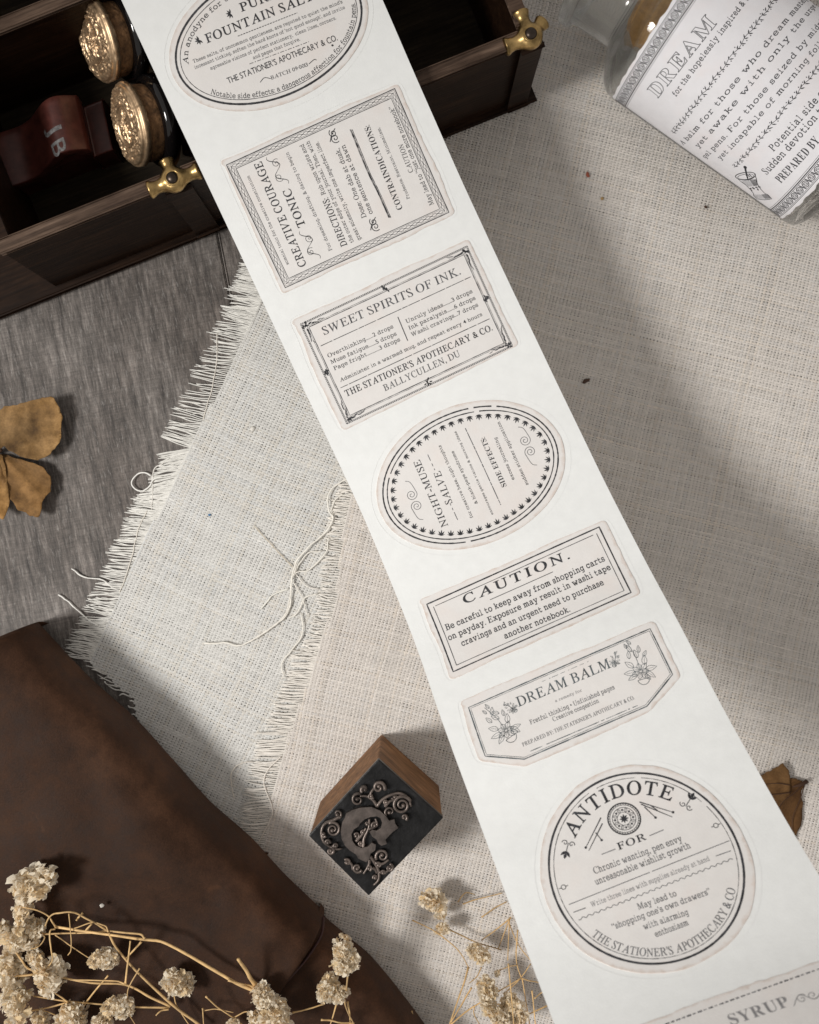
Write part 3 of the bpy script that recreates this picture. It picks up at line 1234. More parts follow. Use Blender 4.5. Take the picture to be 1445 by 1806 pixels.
def bottle(label, px, py, z, dirpx, beta, R, seed, amber=True):
    c = V(px, py, z)
    d = np.array(dirpx, float)
    d /= np.linalg.norm(d)
    ax = np.array([d[0] * math.cos(beta), -d[1] * math.cos(beta), math.sin(beta)])
    t = thing('corked_bottle', label, 'bottle', c)
    vs, fs = seal_mesh(c, ax, (0, 0, 1), R, 19, seed)
    obj('wax_seal', vs, fs, M['seal'], t)
    vs, fs = lathe([(R * .60, -17), (R * .92, -18), (R * .96, -22), (R * .95, -38), (R * .88, -46), (R * .70, -60), (.1, -60)], c, ax, 40)
    # slightly uneven cork
    obj('cork', vs, fs, M['cork'], t)
    vs, fs = lathe([(R * .90, -40), (R * 1.06, -40), (R * 1.15, -45), (R * 1.17, -52), (R * 1.12, -60), (R * 1.0, -64), (R * .99, -78), (R * 1.08, -92),
                    (R * 1.14, -104), (R * 1.14, -212), (R * 1.05, -224), (.1, -225)], c, ax, 48)
    obj('glass', vs, fs, M['black_glass'], t)
    vs, fs = lathe([(R * 1.175, -61), (R * 1.02, -66), (R * 1.015, -76), (R * 1.09, -90)], c, ax, 48)
    obj('neck_band', vs, fs, M['amber'], t)


bottle('corked bottle with bronze wax seal, the upper of two in the box', 164, 73, 200, (-.90, .43), math.radians(27), 62, 5)
bottle('corked bottle with bronze wax seal above the brass fitting, the lower of two', 222, 223, 188, (-.93, .36), math.radians(27), 62, 9)

# ------------------------------------------------------------------ red ogee block with letters
class RedSurf(Surf):
    """ogee top: a runs across the piece (down the picture), b runs along the wave (to the left)"""
    ea = np.array([.215, .977])
    eb = np.array([-.93, .365])
    o = np.array([186., 262.])      # table px of the right end, middle of width

    def guess(self, p):
        return (0.0, 80.0)

    def prof(self, t):
        # height along the wave, t = 0 at the hump end .. 160 at the far left
        t = np.asarray(t, float)
        return 106 + 50 * np.exp(-((t - 38) / 44.0) ** 2) - 6 * np.exp(-((t - 105) / 30.0) ** 2)

    def fwd(self, a, b, h):
        t = np.asarray(b, float)
        x = self.o[0] + a * self.ea[0] + t * self.eb[0]
        y = self.o[1] + a * self.ea[1] + t * self.eb[1]
        z = self.prof(t) + h
        return np.stack([(x - CX) / S, (CY - y) / S, z / S], -1)


rs = RedSurf()
redo = thing('curved_block', 'glossy dark red wavy block lettered JB in the box', 'block', T(120, 290, BZ + 17))
nt_, na_ = 44, 9
tt, aa = np.meshgrid(np.linspace(0, 168, nt_), np.linspace(-46, 46, na_), indexing='ij')
top = rs.fwd(aa, tt, 0)
th = 26
bot = top.copy()
bot[..., 2] -= th / S
vs = np.vstack([top.reshape(-1, 3), bot.reshape(-1, 3)])
gf = [tuple(f) for f in grid_faces(nt_, na_)]
n0 = nt_ * na_
fs = [f for f in gf] + [tuple(i + n0 for i in f[::-1]) for f in gf]
bd = [(i, 0) for i in range(nt_)] + [(nt_ - 1, j) for j in range(1, na_)] + [(i, na_ - 1) for i in range(nt_ - 2, -1, -1)] + [(0, j) for j in range(na_ - 2, 0, -1)]
ids = [i * na_ + j for i, j in bd]
for k in range(len(ids)):
    p, q = ids[k], ids[(k + 1) % len(ids)]
    fs.append((p, p + n0, q + n0, q))
ro = obj('body', vs, fs, M['red'], redo)
bv = ro.modifiers.new('bevel', 'BEVEL')
bv.width = 2.0 / S
bv.segments = 2
bv.limit_method = 'ANGLE'
bv.angle_limit = math.radians(50)
# support that the wave rests on
rbx, rfx = box_pts(rs.o + rs.eb * 84, rs.eb, rs.ea, None, 78, 38, BZ + 17.2, 88, 3)
obj('foot', rbx, rfx, M['red'], redo, smooth=False)
rbx, rfx = box_pts(rs.o - rs.eb * 13, rs.eb, rs.ea, None, 17, 43, BZ + 17.2, 84, 3)
obj('end_piece', rbx, rfx, M['red'], redo, smooth=False)
ink = Ink(rs, .6, 3.0)
zr = Z(0, 130, 6.568)
for ch, p0, p1 in (('J', (540, 605), (578, 742)), ('B', (590, 820), (645, 1000))):
    ink.text(ch, zr(*p0), zr(*p1), 26, 'sans')
ink.build('lettering', 'letter_pale', redo)
# ------------------------------------------------------------------ strip of stickers: rests on the box rim, curls up towards the viewer
WP = 347.65                     # strip width (px units, 77 mm)
CROSS = [  # left edge, right edge (picture), level across
    ((28, -400), (424, -575), 432), ((140, -160), (528, -335), 425.6), ((300, 185), (681, 13), 418), ((425, 450), (798, 282), 409), ((530, 674), (903, 508), 408.4),
    ((636, 900), (1011, 735), 410), ((723, 1110), (1114, 942), 425.6), ((779, 1270), (1195, 1095), 451),
    ((864, 1500), (1315, 1320), 486), ((978, 1806), (1490, 1617), 546), ((1090, 2080), (1690, 1868), 632)]


class Strip(Surf):
    def __init__(self):
        P = []
        for l, r, w in CROSS:
            w = math.hypot(r[0] - l[0], r[1] - l[1])
            z = F * (1 - WP / w)
            P.append(np.r_[V(*l, z), V(*r, z)])
        q = spline(P, 1500) * S
        self.Lp, self.Rp = q[:, :3], q[:, 3:]
        c = .5 * (self.Lp + self.Rp)
        self.b = np.r_[0, np.cumsum(np.linalg.norm(np.diff(c, axis=0), axis=1))]
        tg = np.gradient(c, axis=0)
        ac = self.Rp - self.Lp
        n = np.cross(tg, ac)
        n /= np.linalg.norm(n, axis=1)[:, None]
        n[n[:, 2] < 0] *= -1
        self.n = n
        self.c2 = project(c / S)

    def guess(self, p):
        i = np.argmin(np.linalg.norm(self.c2 - np.array(p), axis=1))
        return (WP / 2, self.b[i])

    def fwd(self, a, b, h):
        a, b = np.asarray(a, float), np.asarray(b, float)
        h = h + 1.7 * np.sin(b / 61.0 + a / 140.0) + .7 * np.sin(b / 27.0 - a / 75.0)      # faint ripple of the paper
        o = np.empty(a.shape + (3,))
        t = a / WP
        for k in range(3):
            l = np.interp(b, self.b, self.Lp[:, k])
            r = np.interp(b, self.b, self.Rp[:, k])
            n = np.interp(b, self.b, self.n[:, k])
            o[..., k] = (l + (r - l) * t + n * h) / S
        return o


strip = Strip()
nb, na = 260, 16
B_, A_ = np.meshgrid(np.linspace(0, strip.b[-1], nb), np.linspace(0, WP, na), indexing='ij')
top = strip.fwd(A_, B_, 0.0).reshape(-1, 3)
bot = strip.fwd(A_, B_, -1.3).reshape(-1, 3)
gf = [tuple(f) for f in grid_faces(nb, na)]
n0 = nb * na
fs = gf + [tuple(i + n0 for i in f[::-1]) for f in gf]
for i in range(nb - 1):
    a0, a1 = i * na, (i + 1) * na
    fs.append((a0, a1, a1 + n0, a0 + n0))
    a0, a1 = i * na + na - 1, (i + 1) * na + na - 1
    fs.append((a0, a0 + n0, a1 + n0, a1))
st = obj('sticker_strip', np.vstack([top, bot]), fs, M['strip'], smooth=False)
tag(st, 'long white paper strip of apothecary stickers lying diagonally across the box', 'sticker strip')

H_ST = 1.0


def sticker(label, outline, grow=None, name='sticker'):
    """outline: closed (n,2) loop in sheet units, star-shaped about its centre; returns the sticker (a mesh)"""
    o = np.asarray(outline, float)
    c = o.mean(0)
    n = len(o)
    nr = 20
    rr = np.r_[0.0, np.linspace(.12, 1, nr - 1)]
    edge_d = []
    verts, edge = [], []
    for r in rr:
        p = c + (o - c) * r
        verts.append(strip.fwd(p[:, 0], p[:, 1], H_ST))
        d = np.linalg.norm((o - c) * (1 - r), axis=1)
        edge.append(np.clip(1 - d / 9.0, 0, 1) ** 1.2)
    p = o + (o - c) / np.linalg.norm(o - c, axis=1)[:, None] * .25
    verts.append(strip.fwd(p[:, 0], p[:, 1], .04))
    edge.append(np.ones(n))
    verts, edge = np.vstack(verts), np.hstack(edge)
    fs = []
    for i in range(nr):
        for k in range(n):
            k2 = (k + 1) % n
            fs.append((i * n + k, (i + 1) * n + k, (i + 1) * n + k2, i * n + k2))
    s = obj(name, verts, fs, M['sticker'], edge=edge, smooth=False)
    tag(s, label, 'sticker')
    s['group'] = 'die-cut stickers on the strip'
    return s


def densify(P, step=3.0):
    P = np.asarray(P, float)
    out = []
    for a, b in zip(P, np.roll(P, -1, 0)):
        n = max(2, int(np.linalg.norm(b - a) / step))
        for k in range(n):
            out.append(a + (b - a) * k / n)
    return np.array(out)


def torn(o, amp, seed):
    """uneven torn edge"""
    c = o.mean(0)
    d = (o - c) / np.linalg.norm(o - c, axis=1)[:, None]
    n = len(o)
    k = np.arange(n)
    w = vnoise(k * .055, seed) * amp + vnoise(k * .35, seed + 1) * amp * .35 - np.maximum(0, vnoise(k * .13, seed + 2)) * amp * .5
    return o + d * w[:, None]


def quad_outline(pxs, seed, amp=1.8, rnd=5):
    P = np.array([strip.inv(p) for p in pxs])
    Q = []
    n = len(P)
    for i in range(n):
        a, b, c = P[i - 1], P[i], P[(i + 1) % n]
        u = (a - b) / np.linalg.norm(a - b)
        v = (c - b) / np.linalg.norm(c - b)
        Q += [b + u * rnd, b + (u + v) * rnd * .3, b + v * rnd]
    return torn(densify(Q), amp, seed), P


def ell_outline(c, ra, rb, rot=0.0, seed=0, amp=.5):
    t = np.linspace(0, 2 * PI, 150, endpoint=False)
    x, y = ra * np.cos(t), rb * np.sin(t)
    o = np.array(c) + np.stack([x * math.cos(rot) - y * math.sin(rot), x * math.sin(rot) + y * math.cos(rot)], 1)
    return torn(o, amp, seed)


def cut_line(own, o, grow, c=None):
    """faint raised edge of the clear film round the sticker"""
    c = o.mean(0) if c is None else c
    k = np.ones(9) / 9
    m = len(o)
    d = o - c
    r = np.linalg.norm(d, axis=1)
    r = np.convolve(np.r_[r[-4:], r, r[:4]], k, 'valid')
    p = c + d / np.linalg.norm(d, axis=1)[:, None] * (r + grow)[:, None]
    ik = Ink(strip, .35)
    ik.stroke(p, .8, closed=True)
    ik.build('film_edge', 'film', own)


def lines(own, zf, rows, ink='ink'):
    for r in rows:
        s, p0, p1, h = r[:4]
        style = r[4] if len(r) > 4 else 'serif'
        k = r[5] if len(r) > 5 else ink
        tr = r[6] if len(r) > 6 else 0.0
        ik = Ink(strip)
        ik.text(s, zf(*p0), zf(*p1), h / SC, style, tr)
        ik.build('lettering', k, own)


def inset(P, d):
    """move the corners of a polygon inwards by d"""
    P = np.asarray(P, float)
    n = len(P)
    area2 = sum(P[i][0] * P[(i + 1) % n][1] - P[(i + 1) % n][0] * P[i][1] for i in range(n))
    sg = 1 if area2 > 0 else -1
    out = []
    for i in range(n):
        a, b, c = P[i - 1], P[i], P[(i + 1) % n]
        u = (b - a) / np.linalg.norm(b - a)
        v = (c - b) / np.linalg.norm(c - b)
        n1 = np.array([-u[1], u[0]]) * sg
        n2 = np.array([-v[1], v[0]]) * sg
        m = (n1 + n2) / (1 + n1 @ n2)
        out.append(b + m * d)
    return np.array(out)


# --- 1 oval, Fountain Salts
SC = 2.676
z2 = Z(220, 0, SC)
c1 = strip.inv((474.5, 61))
R1 = (172 * .832, 105 * .832)
o = ell_outline(c1, R1[0] + 10, R1[1] + 10, 0, 3)
s1 = sticker('oval sticker headed Fountain Salts at the top of the strip', o)
cut_line(s1, o, 8)
ik = Ink(strip)
ik.ellipse(c1, *R1, 3.0, rough=.12)
ik.ellipse(c1, R1[0] - 6.5, R1[1] - 6.5, .9, rough=.3)
ik.build('border', 'ink', s1)
lines(s1, z2, [
    ('PURE', (550, 58), (728, -14), 40, 'med'), ('FOUNTAIN SALTS', (388, 206), (925, -14), 42, 'med'),
    ("These salts, of uncommon gentleness, are reputed to quiet the mind's", (325, 300), (1030, 15), 17, 'serif', 'ink_mid'),
    ("incessant ticking, soften the hard knots of 'not good enough', and invite", (332, 328), (1042, 42), 17, 'serif', 'ink_mid'),
    ("agreeable visions of perfect stationery,  clean lines, corners.", (407, 332), (1000, 92), 17, 'serif', 'ink_mid'),
    ("and pages that forgive.", (608, 282), (830, 192), 17, 'serif', 'ink_mid'),
    ("THE STATIONER'S APOTHECARY & CO.", (490, 397), (1008, 190), 29, 'sans'),
    ("BATCH 09\u00b70013", (692, 378), (868, 312), 18)])
ik = Ink(strip)
ik.line(z2(535, 172), z2(815, 62), 1.0, (3, 1.2))
ik.line(z2(590, 303), z2(870, 198), .8, (6, 2, 2, 2))
for (p, q, m) in (((640, 390), (690, 372), (660, 368)), ((870, 303), (906, 285), (895, 282))):
    ik.stroke(spline([strip.inv(z2(*p)), strip.inv(z2(*m)), strip.inv(z2(*q))], 8), 1.0, sub=2)
for (p, a) in (((352, 190), 0), ((500, 66), .4)):
    b = strip.inv(z2(*p))
    for k in range(6):
        ik.blob(b, a + k * .7 - 2.1 + PI, 7, 2.2)
ik.blob(strip.inv(z2(975, 214)), .6, 4, 3)
ik.build('ornament', 'ink', s1)
ik = Ink(strip)
ra, rb = R1[0] - 16.5, R1[1] - 16.5
ik.arc_text('Notable side effects: a dangerous affection for fountain pens.', c1, ra + 8, rb + 8, math.radians(148), math.radians(6), 7.6)
ik.arc_text('An anodyne for the troubled pen', c1, ra - 1.5, rb - 1.5, math.radians(186), math.radians(305), 7.6)
ik.build('lettering', 'ink', s1)

# --- 2 upright label, Creative Courage
SC = 3.0104
z3s = Z(360, 130, SC)
o, P = quad_outline([z3s(90, 465), z3s(1032, 48), z3s(1337, 745), z3s(415, 1172)], 31)
s2 = sticker('rectangular sticker headed Creative Courage Tonic with chain border', o)
cut_line(s2, o, 6)
Fq = np.array([strip.inv(z3s(*p)) for p in ((120, 485), (1012, 80), (1300, 737), (432, 1137))])
ik = Ink(strip)
for d, w in ((0, 1.4), (1.9, .4), (8.6, .45), (10.4, .9)):
    ik.stroke(inset(Fq, d), w, closed=True, rough=.2)
ctr = inset(Fq, 5.2)
for a, b in zip(ctr, np.roll(ctr, -1, 0)):
    L_ = np.linalg.norm(b - a)
    n = int(L_ / 10.5)
    e = (b - a) / L_
    f = np.array([-e[1], e[0]])
    for k in range(n):
        m = a + e * (k + .5) * L_ / n
        t = np.linspace(0, 2 * PI, 11)
        ik.stroke(m + np.outer(np.cos(t) * 3.6, e) + np.outer(np.sin(t) * 1.9, f), .6, sub=9)
        ik.stroke([m + e * 3.9, m + e * (L_ / n - 3.9)], 1.2, sub=9)
ik.build('border', 'ink', s2)
lines(s2, z3s, [
    ('somnial tonic for the creative constitution', (452, 1012), (240, 540), 17, 'serif', 'ink_mid'),
    ('CREATIVE COURAGE', (546, 1018), (303, 462), 42, 'med'), ('TONIC', (541, 808), (455, 605), 42, 'med'),
    ('For dreaming, drafting, & daring to begin', (682, 938), (447, 415), 19, 'serif', 'ink_mid'),
    ('DIRECTIONS:', (762, 912), (658, 655), 34, 'med'), ('Rub upon wrists and', (648, 640), (527, 372), 24),
    ('the outer edge of your journal. Then, with', (797, 895), (558, 355), 22),
    ('great solemnity, write one imperfect line.', (835, 882), (606, 360), 22),
    ('Dose: One dab at dusk,', (864, 763), (717, 393), 26), ('one sentence at dawn', (898, 743), (747, 375), 26),
    ('CONTRAINDICATIONS:', (1056, 718), (877, 270), 32, 'bold'),
    ('Prudence. Restraint. Minimalism.', (1094, 664), (932, 283), 17, 'serif', 'ink_mid'),
    ('CAUTION', (1112, 522), (1054, 370), 25), ('May lead to \u201cjust one more notebook\u201d', (1222, 695), (1002, 170), 25)])
ik = Ink(strip)
for q in ([(780, 297), (830, 420), (880, 540), (930, 640), (985, 765)],):
    for dx, w in ((0, 1.5), (7, .8), (-5, .6)):
        pts = [strip.inv(z3s(x + dx, y)) for x, y in q]
        ik.stroke(spline(pts, 30), w, rough=.5, sub=3)
for (e0, e1) in (((600, 990), (525, 830)), ((350, 435), (432, 592))):
    a, b = strip.inv(z3s(*e0)), strip.inv(z3s(*e1))
    m, d = .5 * (a + b), (b - a)
    e = d / np.linalg.norm(d)
    f = np.array([-e[1], e[0]])
    t = np.linspace(-1.6, 1.6, 40)
    ik.stroke(m + np.outer(t / 1.6 * np.linalg.norm(d) * .5, e) + np.outer(np.sin(t * 3.4) * 7, f), [.5, 1.3, .5, 1.3, .5], sub=2)
    for s_ in (-1, 1):
        ik.spiral(m + e * s_ * 10 + f * 3 * s_, 6.5, 1.4, .8 * s_, .7, s_)
for (q, ang) in (((905, 800), 1.9), ((690, 330), 1.9)):
    c = strip.inv(z3s(*q))
    ik.spiral(c + [0, 4], 7, 1.5, 1.0, 1.2)
    ik.spiral(c - [0, 4], 6, 1.5, -2.0, 1.2, -1)
    ik.stroke(spline([c + [-9, 6], c + [-3, -2], c + [6, -9]], 10), 1.2, sub=2)
ik.build('ornament', 'ink', s2)

# --- 3 Sweet Spirits of Ink
SC = 3.141
z4 = Z(480, 400, SC)
o, P = quad_outline([z4(112, 522), z4(1088, 66), z4(1367, 655), z4(395, 1130)], 41)
s3 = sticker('rectangular sticker headed Sweet Spirits of Ink with dotted border', o)
cut_line(s3, o, 6)
Fq = np.array([strip.inv(z4(*p)) for p in ((158, 540), (1080, 108), (1332, 662), (415, 1092))])
ik = Ink(strip)
for a, b in zip(Fq, np.roll(Fq, -1, 0)):
    ik.seg(a, b, 1.6, (1.7, 1.0))
ik.stroke(inset(Fq, 1.6), .6, closed=True)
G = inset(Fq, 9.5)
ik.stroke(G, 1.0, closed=True, rough=.4)
ik.stroke(inset(Fq, 7.6), .5, closed=True, rough=.6)
for i in range(4):
    a, b = inset(Fq, 5.8)[i], inset(Fq, 5.8)[(i + 1) % 4]
    e = (b - a) / np.linalg.norm(b - a)
    f = np.array([-e[1], e[0]])
    for q in (a, .5 * (a + b)):
        for k in range(9):
            ik.blob(q + RNG.normal(0, 1.5, 2), RNG.uniform(0, 6.3), 5.0, 2.2)
    for s_, q in ((1, a), (-1, b)):
        for k in range(5):
            ik.blob(q + e * s_ * (4 + 5 * k), math.atan2(e[1] * s_, e[0] * s_) + RNG.normal(0, .25), 7.5, 2.6 - .4 * k)
ik.build('border', 'ink', s3)
lines(s3, z4, [
    ('SWEET SPIRITS OF INK.', (288, 602), (1050, 262), 45, 'serif', 'ink_mid'),
    ('Overthinking......2 drops', (312, 727), (675, 560), 23), ('Muse fatigue......5 drops', (328, 762), (693, 600), 23),
    ('Page fright..........3 drops', (345, 797), (713, 632), 23),
    ('Unruly ideas.......3 drops', (745, 537), (1113, 365), 23), ('Ink paralysis......6 drops', (760, 573), (1130, 402), 23),
    ('Washi cravings...7 drops', (775, 610), (1145, 440), 23),
    ('Administer in a warmed mug, and repeat every 4 hours', (378, 862), (1167, 492), 21),
    ("THE STATIONER'S APOTHECARY & CO.", (412, 942), (1225, 572), 35, 'med'), ('BALLYCULLEN, DU', (625, 912), (1047, 715), 36, 'serif', 'ink_mid')])
ik = Ink(strip)
ik.line(z4(270, 661), z4(1100, 278), 1.0, (19, 2, 40, 1.5, 9, 1), .2)
ik.line(z4(380, 893), z4(1205, 510), 1.0, (12, 2, 30, 1.5, 60, 1), .2)
ik.line(z4(697, 500), z4(752, 632), 1.3)
ik.build('rule', 'ink', s3)

# --- 4 oval, Night-Muse Salve
SC = 3.6125
z5 = Z(640, 680, SC)
c4 = strip.inv((829.6, 837.8))
R4 = (160.8 * .845, 113.5 * .86)
o = ell_outline(c4, R4[0] + 10, R4[1] + 10, 0, 5)
s4 = sticker('oval sticker headed Night-Muse Salve ringed with small sprigs', o)
cut_line(s4, o, 9)
ik = Ink(strip)
ik.ellipse(c4, *R4, 2.0, rough=.25, gaps=((3.3, .008), (3.75, .006), (5.05, .012), (5.3, .006), (1.9, .004)))
ik.ellipse(c4, R4[0] - 6.5, R4[1] - 6.5, 1.6, rough=.3, gaps=((2.9, .006), (3.7, .01), (5.1, .02), (1.2, .004)))
n = 46
tt = np.linspace(0, 2 * PI, 2000)
pp = np.stack([(R4[0] - 11.5) * np.cos(tt), (R4[1] - 11.5) * np.sin(tt)], 1)
sl = np.r_[0, np.cumsum(np.linalg.norm(np.diff(pp, axis=0), axis=1))]
for k in range(n):
    i = int(np.interp(sl[-1] * k / n, sl, np.arange(2000)))
    p = c4 + pp[i]
    t_ = pp[(i + 3) % 2000] - pp[i - 3]
    inn = math.atan2(-t_[0], t_[1])
    inn = inn if np.dot([math.cos(inn), math.sin(inn)], -pp[i]) > 0 else inn + PI
    for d, l_, w in ((0, 9.4, 2.3), (.55, 8.4, 2.1), (-.55, 8.4, 2.1), (1.1, 6.4, 1.3), (-1.1, 6.4, 1.3)):
        ik.blob(p, inn + d, l_, w)
ik.build('border', 'ink', s4)
lines(s4, z5, [
    ('NIGHT-MUSE', (546, 895), (361, 468), 44), ('SALVE', (573, 750), (491, 540), 44),
    ('for creative haze, night thoughts', (704, 842), (496, 378), 20), ('& blank-page syndrome', (734, 752), (578, 415), 20),
    ('encourages gentle visions & morning ideas', (833, 822), (594, 290), 16),
    ('SIDE EFFECTS:', (918, 642), (776, 325), 33, 'bold'), ('excess journaling', (968, 600), (851, 328), 21),
    ('sudden sticker application', (1057, 632), (871, 228), 21)])
ik = Ink(strip)
ik.line(z5(653, 272), z5(880, 762), 1.1, (6, 1, 22, 1), .2)
for a, b in (((605, 857), (583, 808)), ((576, 795), (570, 780)), ((562, 765), (556, 752)), ((448, 515), (440, 497)), ((432, 480), (414, 440)), ((460, 540), (455, 530))):
    ik.line(z5(*a), z5(*b), 1.0)
for e0, e1 in (((385, 855), (270, 610)), ((1110, 508), (990, 265))):
    a, b = strip.inv(z5(*e0)), strip.inv(z5(*e1))
    e = (b - a) / np.linalg.norm(b - a)
    f = np.array([-e[1], e[0]])
    L_ = np.linalg.norm(b - a)
    for s_ in (-1, 1):
        c = .5 * (a + b) + e * s_ * 9.5
        ik.spiral(c, 8.5, 1.9, math.atan2(*(f * s_)[::-1]), .8, 1)
        ik.stroke(spline([.5 * (a + b) + e * s_ * L_ * .5, .5 * (a + b) + e * s_ * L_ * .42 + f * s_ * 6, c + f * s_ * 8.5], 10), .8, sub=2)
ik.build('ornament', 'ink_mid', s4)

# --- 5 CAUTION
SC = 2.7788
z6s = Z(720, 900, SC)
o, P = quad_outline([z6s(57, 440), z6s(962, 46), z6s(1142, 410), z6s(210, 833)], 51)
s5 = sticker('rectangular sticker headed CAUTION with plain double line border', o)
cut_line(s5, o, 6)
Fq = np.array([strip.inv(z6s(*p)) for p in ((92, 462), (936, 83), (1093, 405), (222, 793))])
ik = Ink(strip)
ik.stroke(Fq, 2.0, closed=True, rough=.15)
G = inset(Fq, 7.5)
for i, (a, b) in enumerate(zip(G, np.roll(G, -1, 0))):
    ik.seg(a + (b - a) * (.0 if i else .012), b - (b - a) * (.02 if i == 0 else .0), .95, None, .2)
ik.build('border', 'ink', s5)
lines(s5, z6s, [
    ('CAUTION.', (275, 463), (807, 232), 43, 'med', 'ink', .10),
    ('Be careful to keep away from shopping carts', (187, 592), (968, 248), 30, 'med'), ('on payday. Exposure may result in washi tape', (200, 641), (997, 290), 30, 'med'),
    ('cravings and an urgent need to purchase', (265, 669), (963, 365), 30, 'med'), ('another notebook.', (475, 633), (798, 497), 30, 'med')])
ik = Ink(strip)
ik.line(z6s(402, 440), z6s(710, 303), 1.0)
ik.build('rule', 'ink', s5)

# --- 6 Dream Balm
o, P = quad_outline([z6s(253, 938), z6s(1197, 545), z6s(1330, 815), z6s(1185, 990), z6s(578, 1256), z6s(345, 1228)], 61)
s6 = sticker('sticker with cut lower corners headed Dream Balm with drawn flowers', o)
cut_line(s6, o, 6)
Fq = np.array([strip.inv(z6s(*p)) for p in ((297, 968), (1186, 582), (1296, 806), (1170, 962), (570, 1221), (378, 1206))])
ik = Ink(strip)
ik.stroke(Fq, 1.5, closed=True, rough=.35)
ik.stroke(inset(Fq, 2.4), .6, closed=True, rough=.4)
ik.build('border', 'ink_blue', s6)
lines(s6, z6s, [
    ('DREAM BALM', (540, 966), (1000, 770), 48, 'serif', 'ink_blue'), ('a remedy for', (722, 943), (854, 888), 14, 'serif', 'ink_faint'),
    ('Fretful thinking \u2022 Unfinished pages', (600, 1052), (1015, 876), 23, 'serif', 'ink_mid'), ('Creative congestion', (712, 1037), (938, 942), 22, 'serif', 'ink_mid'),
    ("PREPARED BY: THE STATIONER'S APOTHECARY & CO.", (563, 1160), (1112, 926), 19, 'serif', 'ink_mid')])
ik = Ink(strip)
ik.line(z6s(600, 1182), z6s(1125, 958), .9, (17, 6, 5, 2, 30, 2, 2, 4, 9, 1), .5)
ik.line(z6s(690, 1143), z6s(960, 1028), .8, (9, 3, 14, 2, 5, 1, 26, 3), .5)
ik.line(z6s(655, 842), z6s(885, 742), .6, (6, 5, 2, 2, 9, 4), .5)


def bouquet(at, up, sz, seed):
    rng = np.random.default_rng(seed)
    c = strip.inv(at)
    ux, uy = up
    ang = math.atan2(uy, ux)
    for k, (da, r0, l_, w_) in enumerate([(-.1, 34, 14, 6), (.25, 30, 12, 5), (-.4, 26, 13, 6), (.5, 24, 11, 5), (0, 46, 10, 4), (-.2, 42, 9, 4), (.12, 22, 14, 7),
                                          (-.75, 12, 16, 8), (.85, 12, 16, 8), (1.5, 8, 18, 8), (-1.5, 8, 18, 8), (1.9, 8, 17, 7), (-2.0, 8, 16, 7), (2.5, 8, 12, 6)]):
        a = ang + da
        p = c + np.array([math.cos(a), math.sin(a)]) * r0 * sz
        ik.leaf(p, a + rng.normal(0, .35), l_ * sz, w_ * sz, .6 if sz > .5 else .3)
    for k in range(7):
        a = ang + k * .9
        ik.leaf(c + np.array([math.cos(a), math.sin(a)]) * 2 * sz, a, (11 + 3 * (k % 2)) * sz, 8 * sz, .6 if sz > .5 else .3)
    ik.stroke(spline([c, c + np.array([ux, uy]) * 25 * sz, c + np.array([math.cos(ang - .1), math.sin(ang - .1)]) * 52 * sz], 12), .7)
    t = np.linspace(0, PI, 14)
    b = c - np.array([ux, uy]) * 13 * sz
    f = np.array([-uy, ux])
    ik.stroke(b + np.outer(np.cos(t) * 9 * sz, f) - np.outer(np.sin(t) * 9 * sz, np.array([ux, uy])), .8)
    ik.stroke([b + f * 9 * sz, b - f * 9 * sz], .8)


bouquet(z6s(480, 1080), (-.25, -.97), .86, 3)
bouquet(z6s(1140, 790), (.1, -.99), .86, 4)
bouquet(z6s(515, 975), (-.5, -.8), .30, 5)
bouquet(z6s(1012, 748), (.5, -.8), .30, 6)
ik.build('ornament', 'ink_blue', s6)

# --- 7 round, Antidote
SC = 2.6514
z7 = Z(900, 1320, SC)
c7 = strip.inv((1136, 1527))
q = strip.inv((1138 + 172 * .93, 1529 - 172 * .366))
R7 = (np.linalg.norm(np.array(q) - c7), np.linalg.norm(np.array(strip.inv((1138 + 176 * .36, 1529 + 176 * .93))) - c7))
R7 = (R7[0] * .962, R7[1] * 1.005)
o = ell_outline(c7, R7[0] + 11, R7[1] + 11, 0, 8, 1.6)
s7 = sticker('round sticker headed ANTIDOTE with a small wheel emblem', o)
cut_line(s7, o, 7)
ik = Ink(strip)
ik.ellipse(c7, *R7, 2.6, rough=.12)
ik.ellipse(c7, R7[0] - 6, R7[1] - 6, .7, rough=.5, gaps=((-1.75, .02), (-1.2, .015), (-.4, .01), (3.6, .01)))
ik.build('border', 'ink', s7)
off = 0


def ang7(x, y):
    a = np.array(strip.inv(z7(x, y))) - c7
    return math.atan2(a[1] / R7[1], a[0] / R7[0])


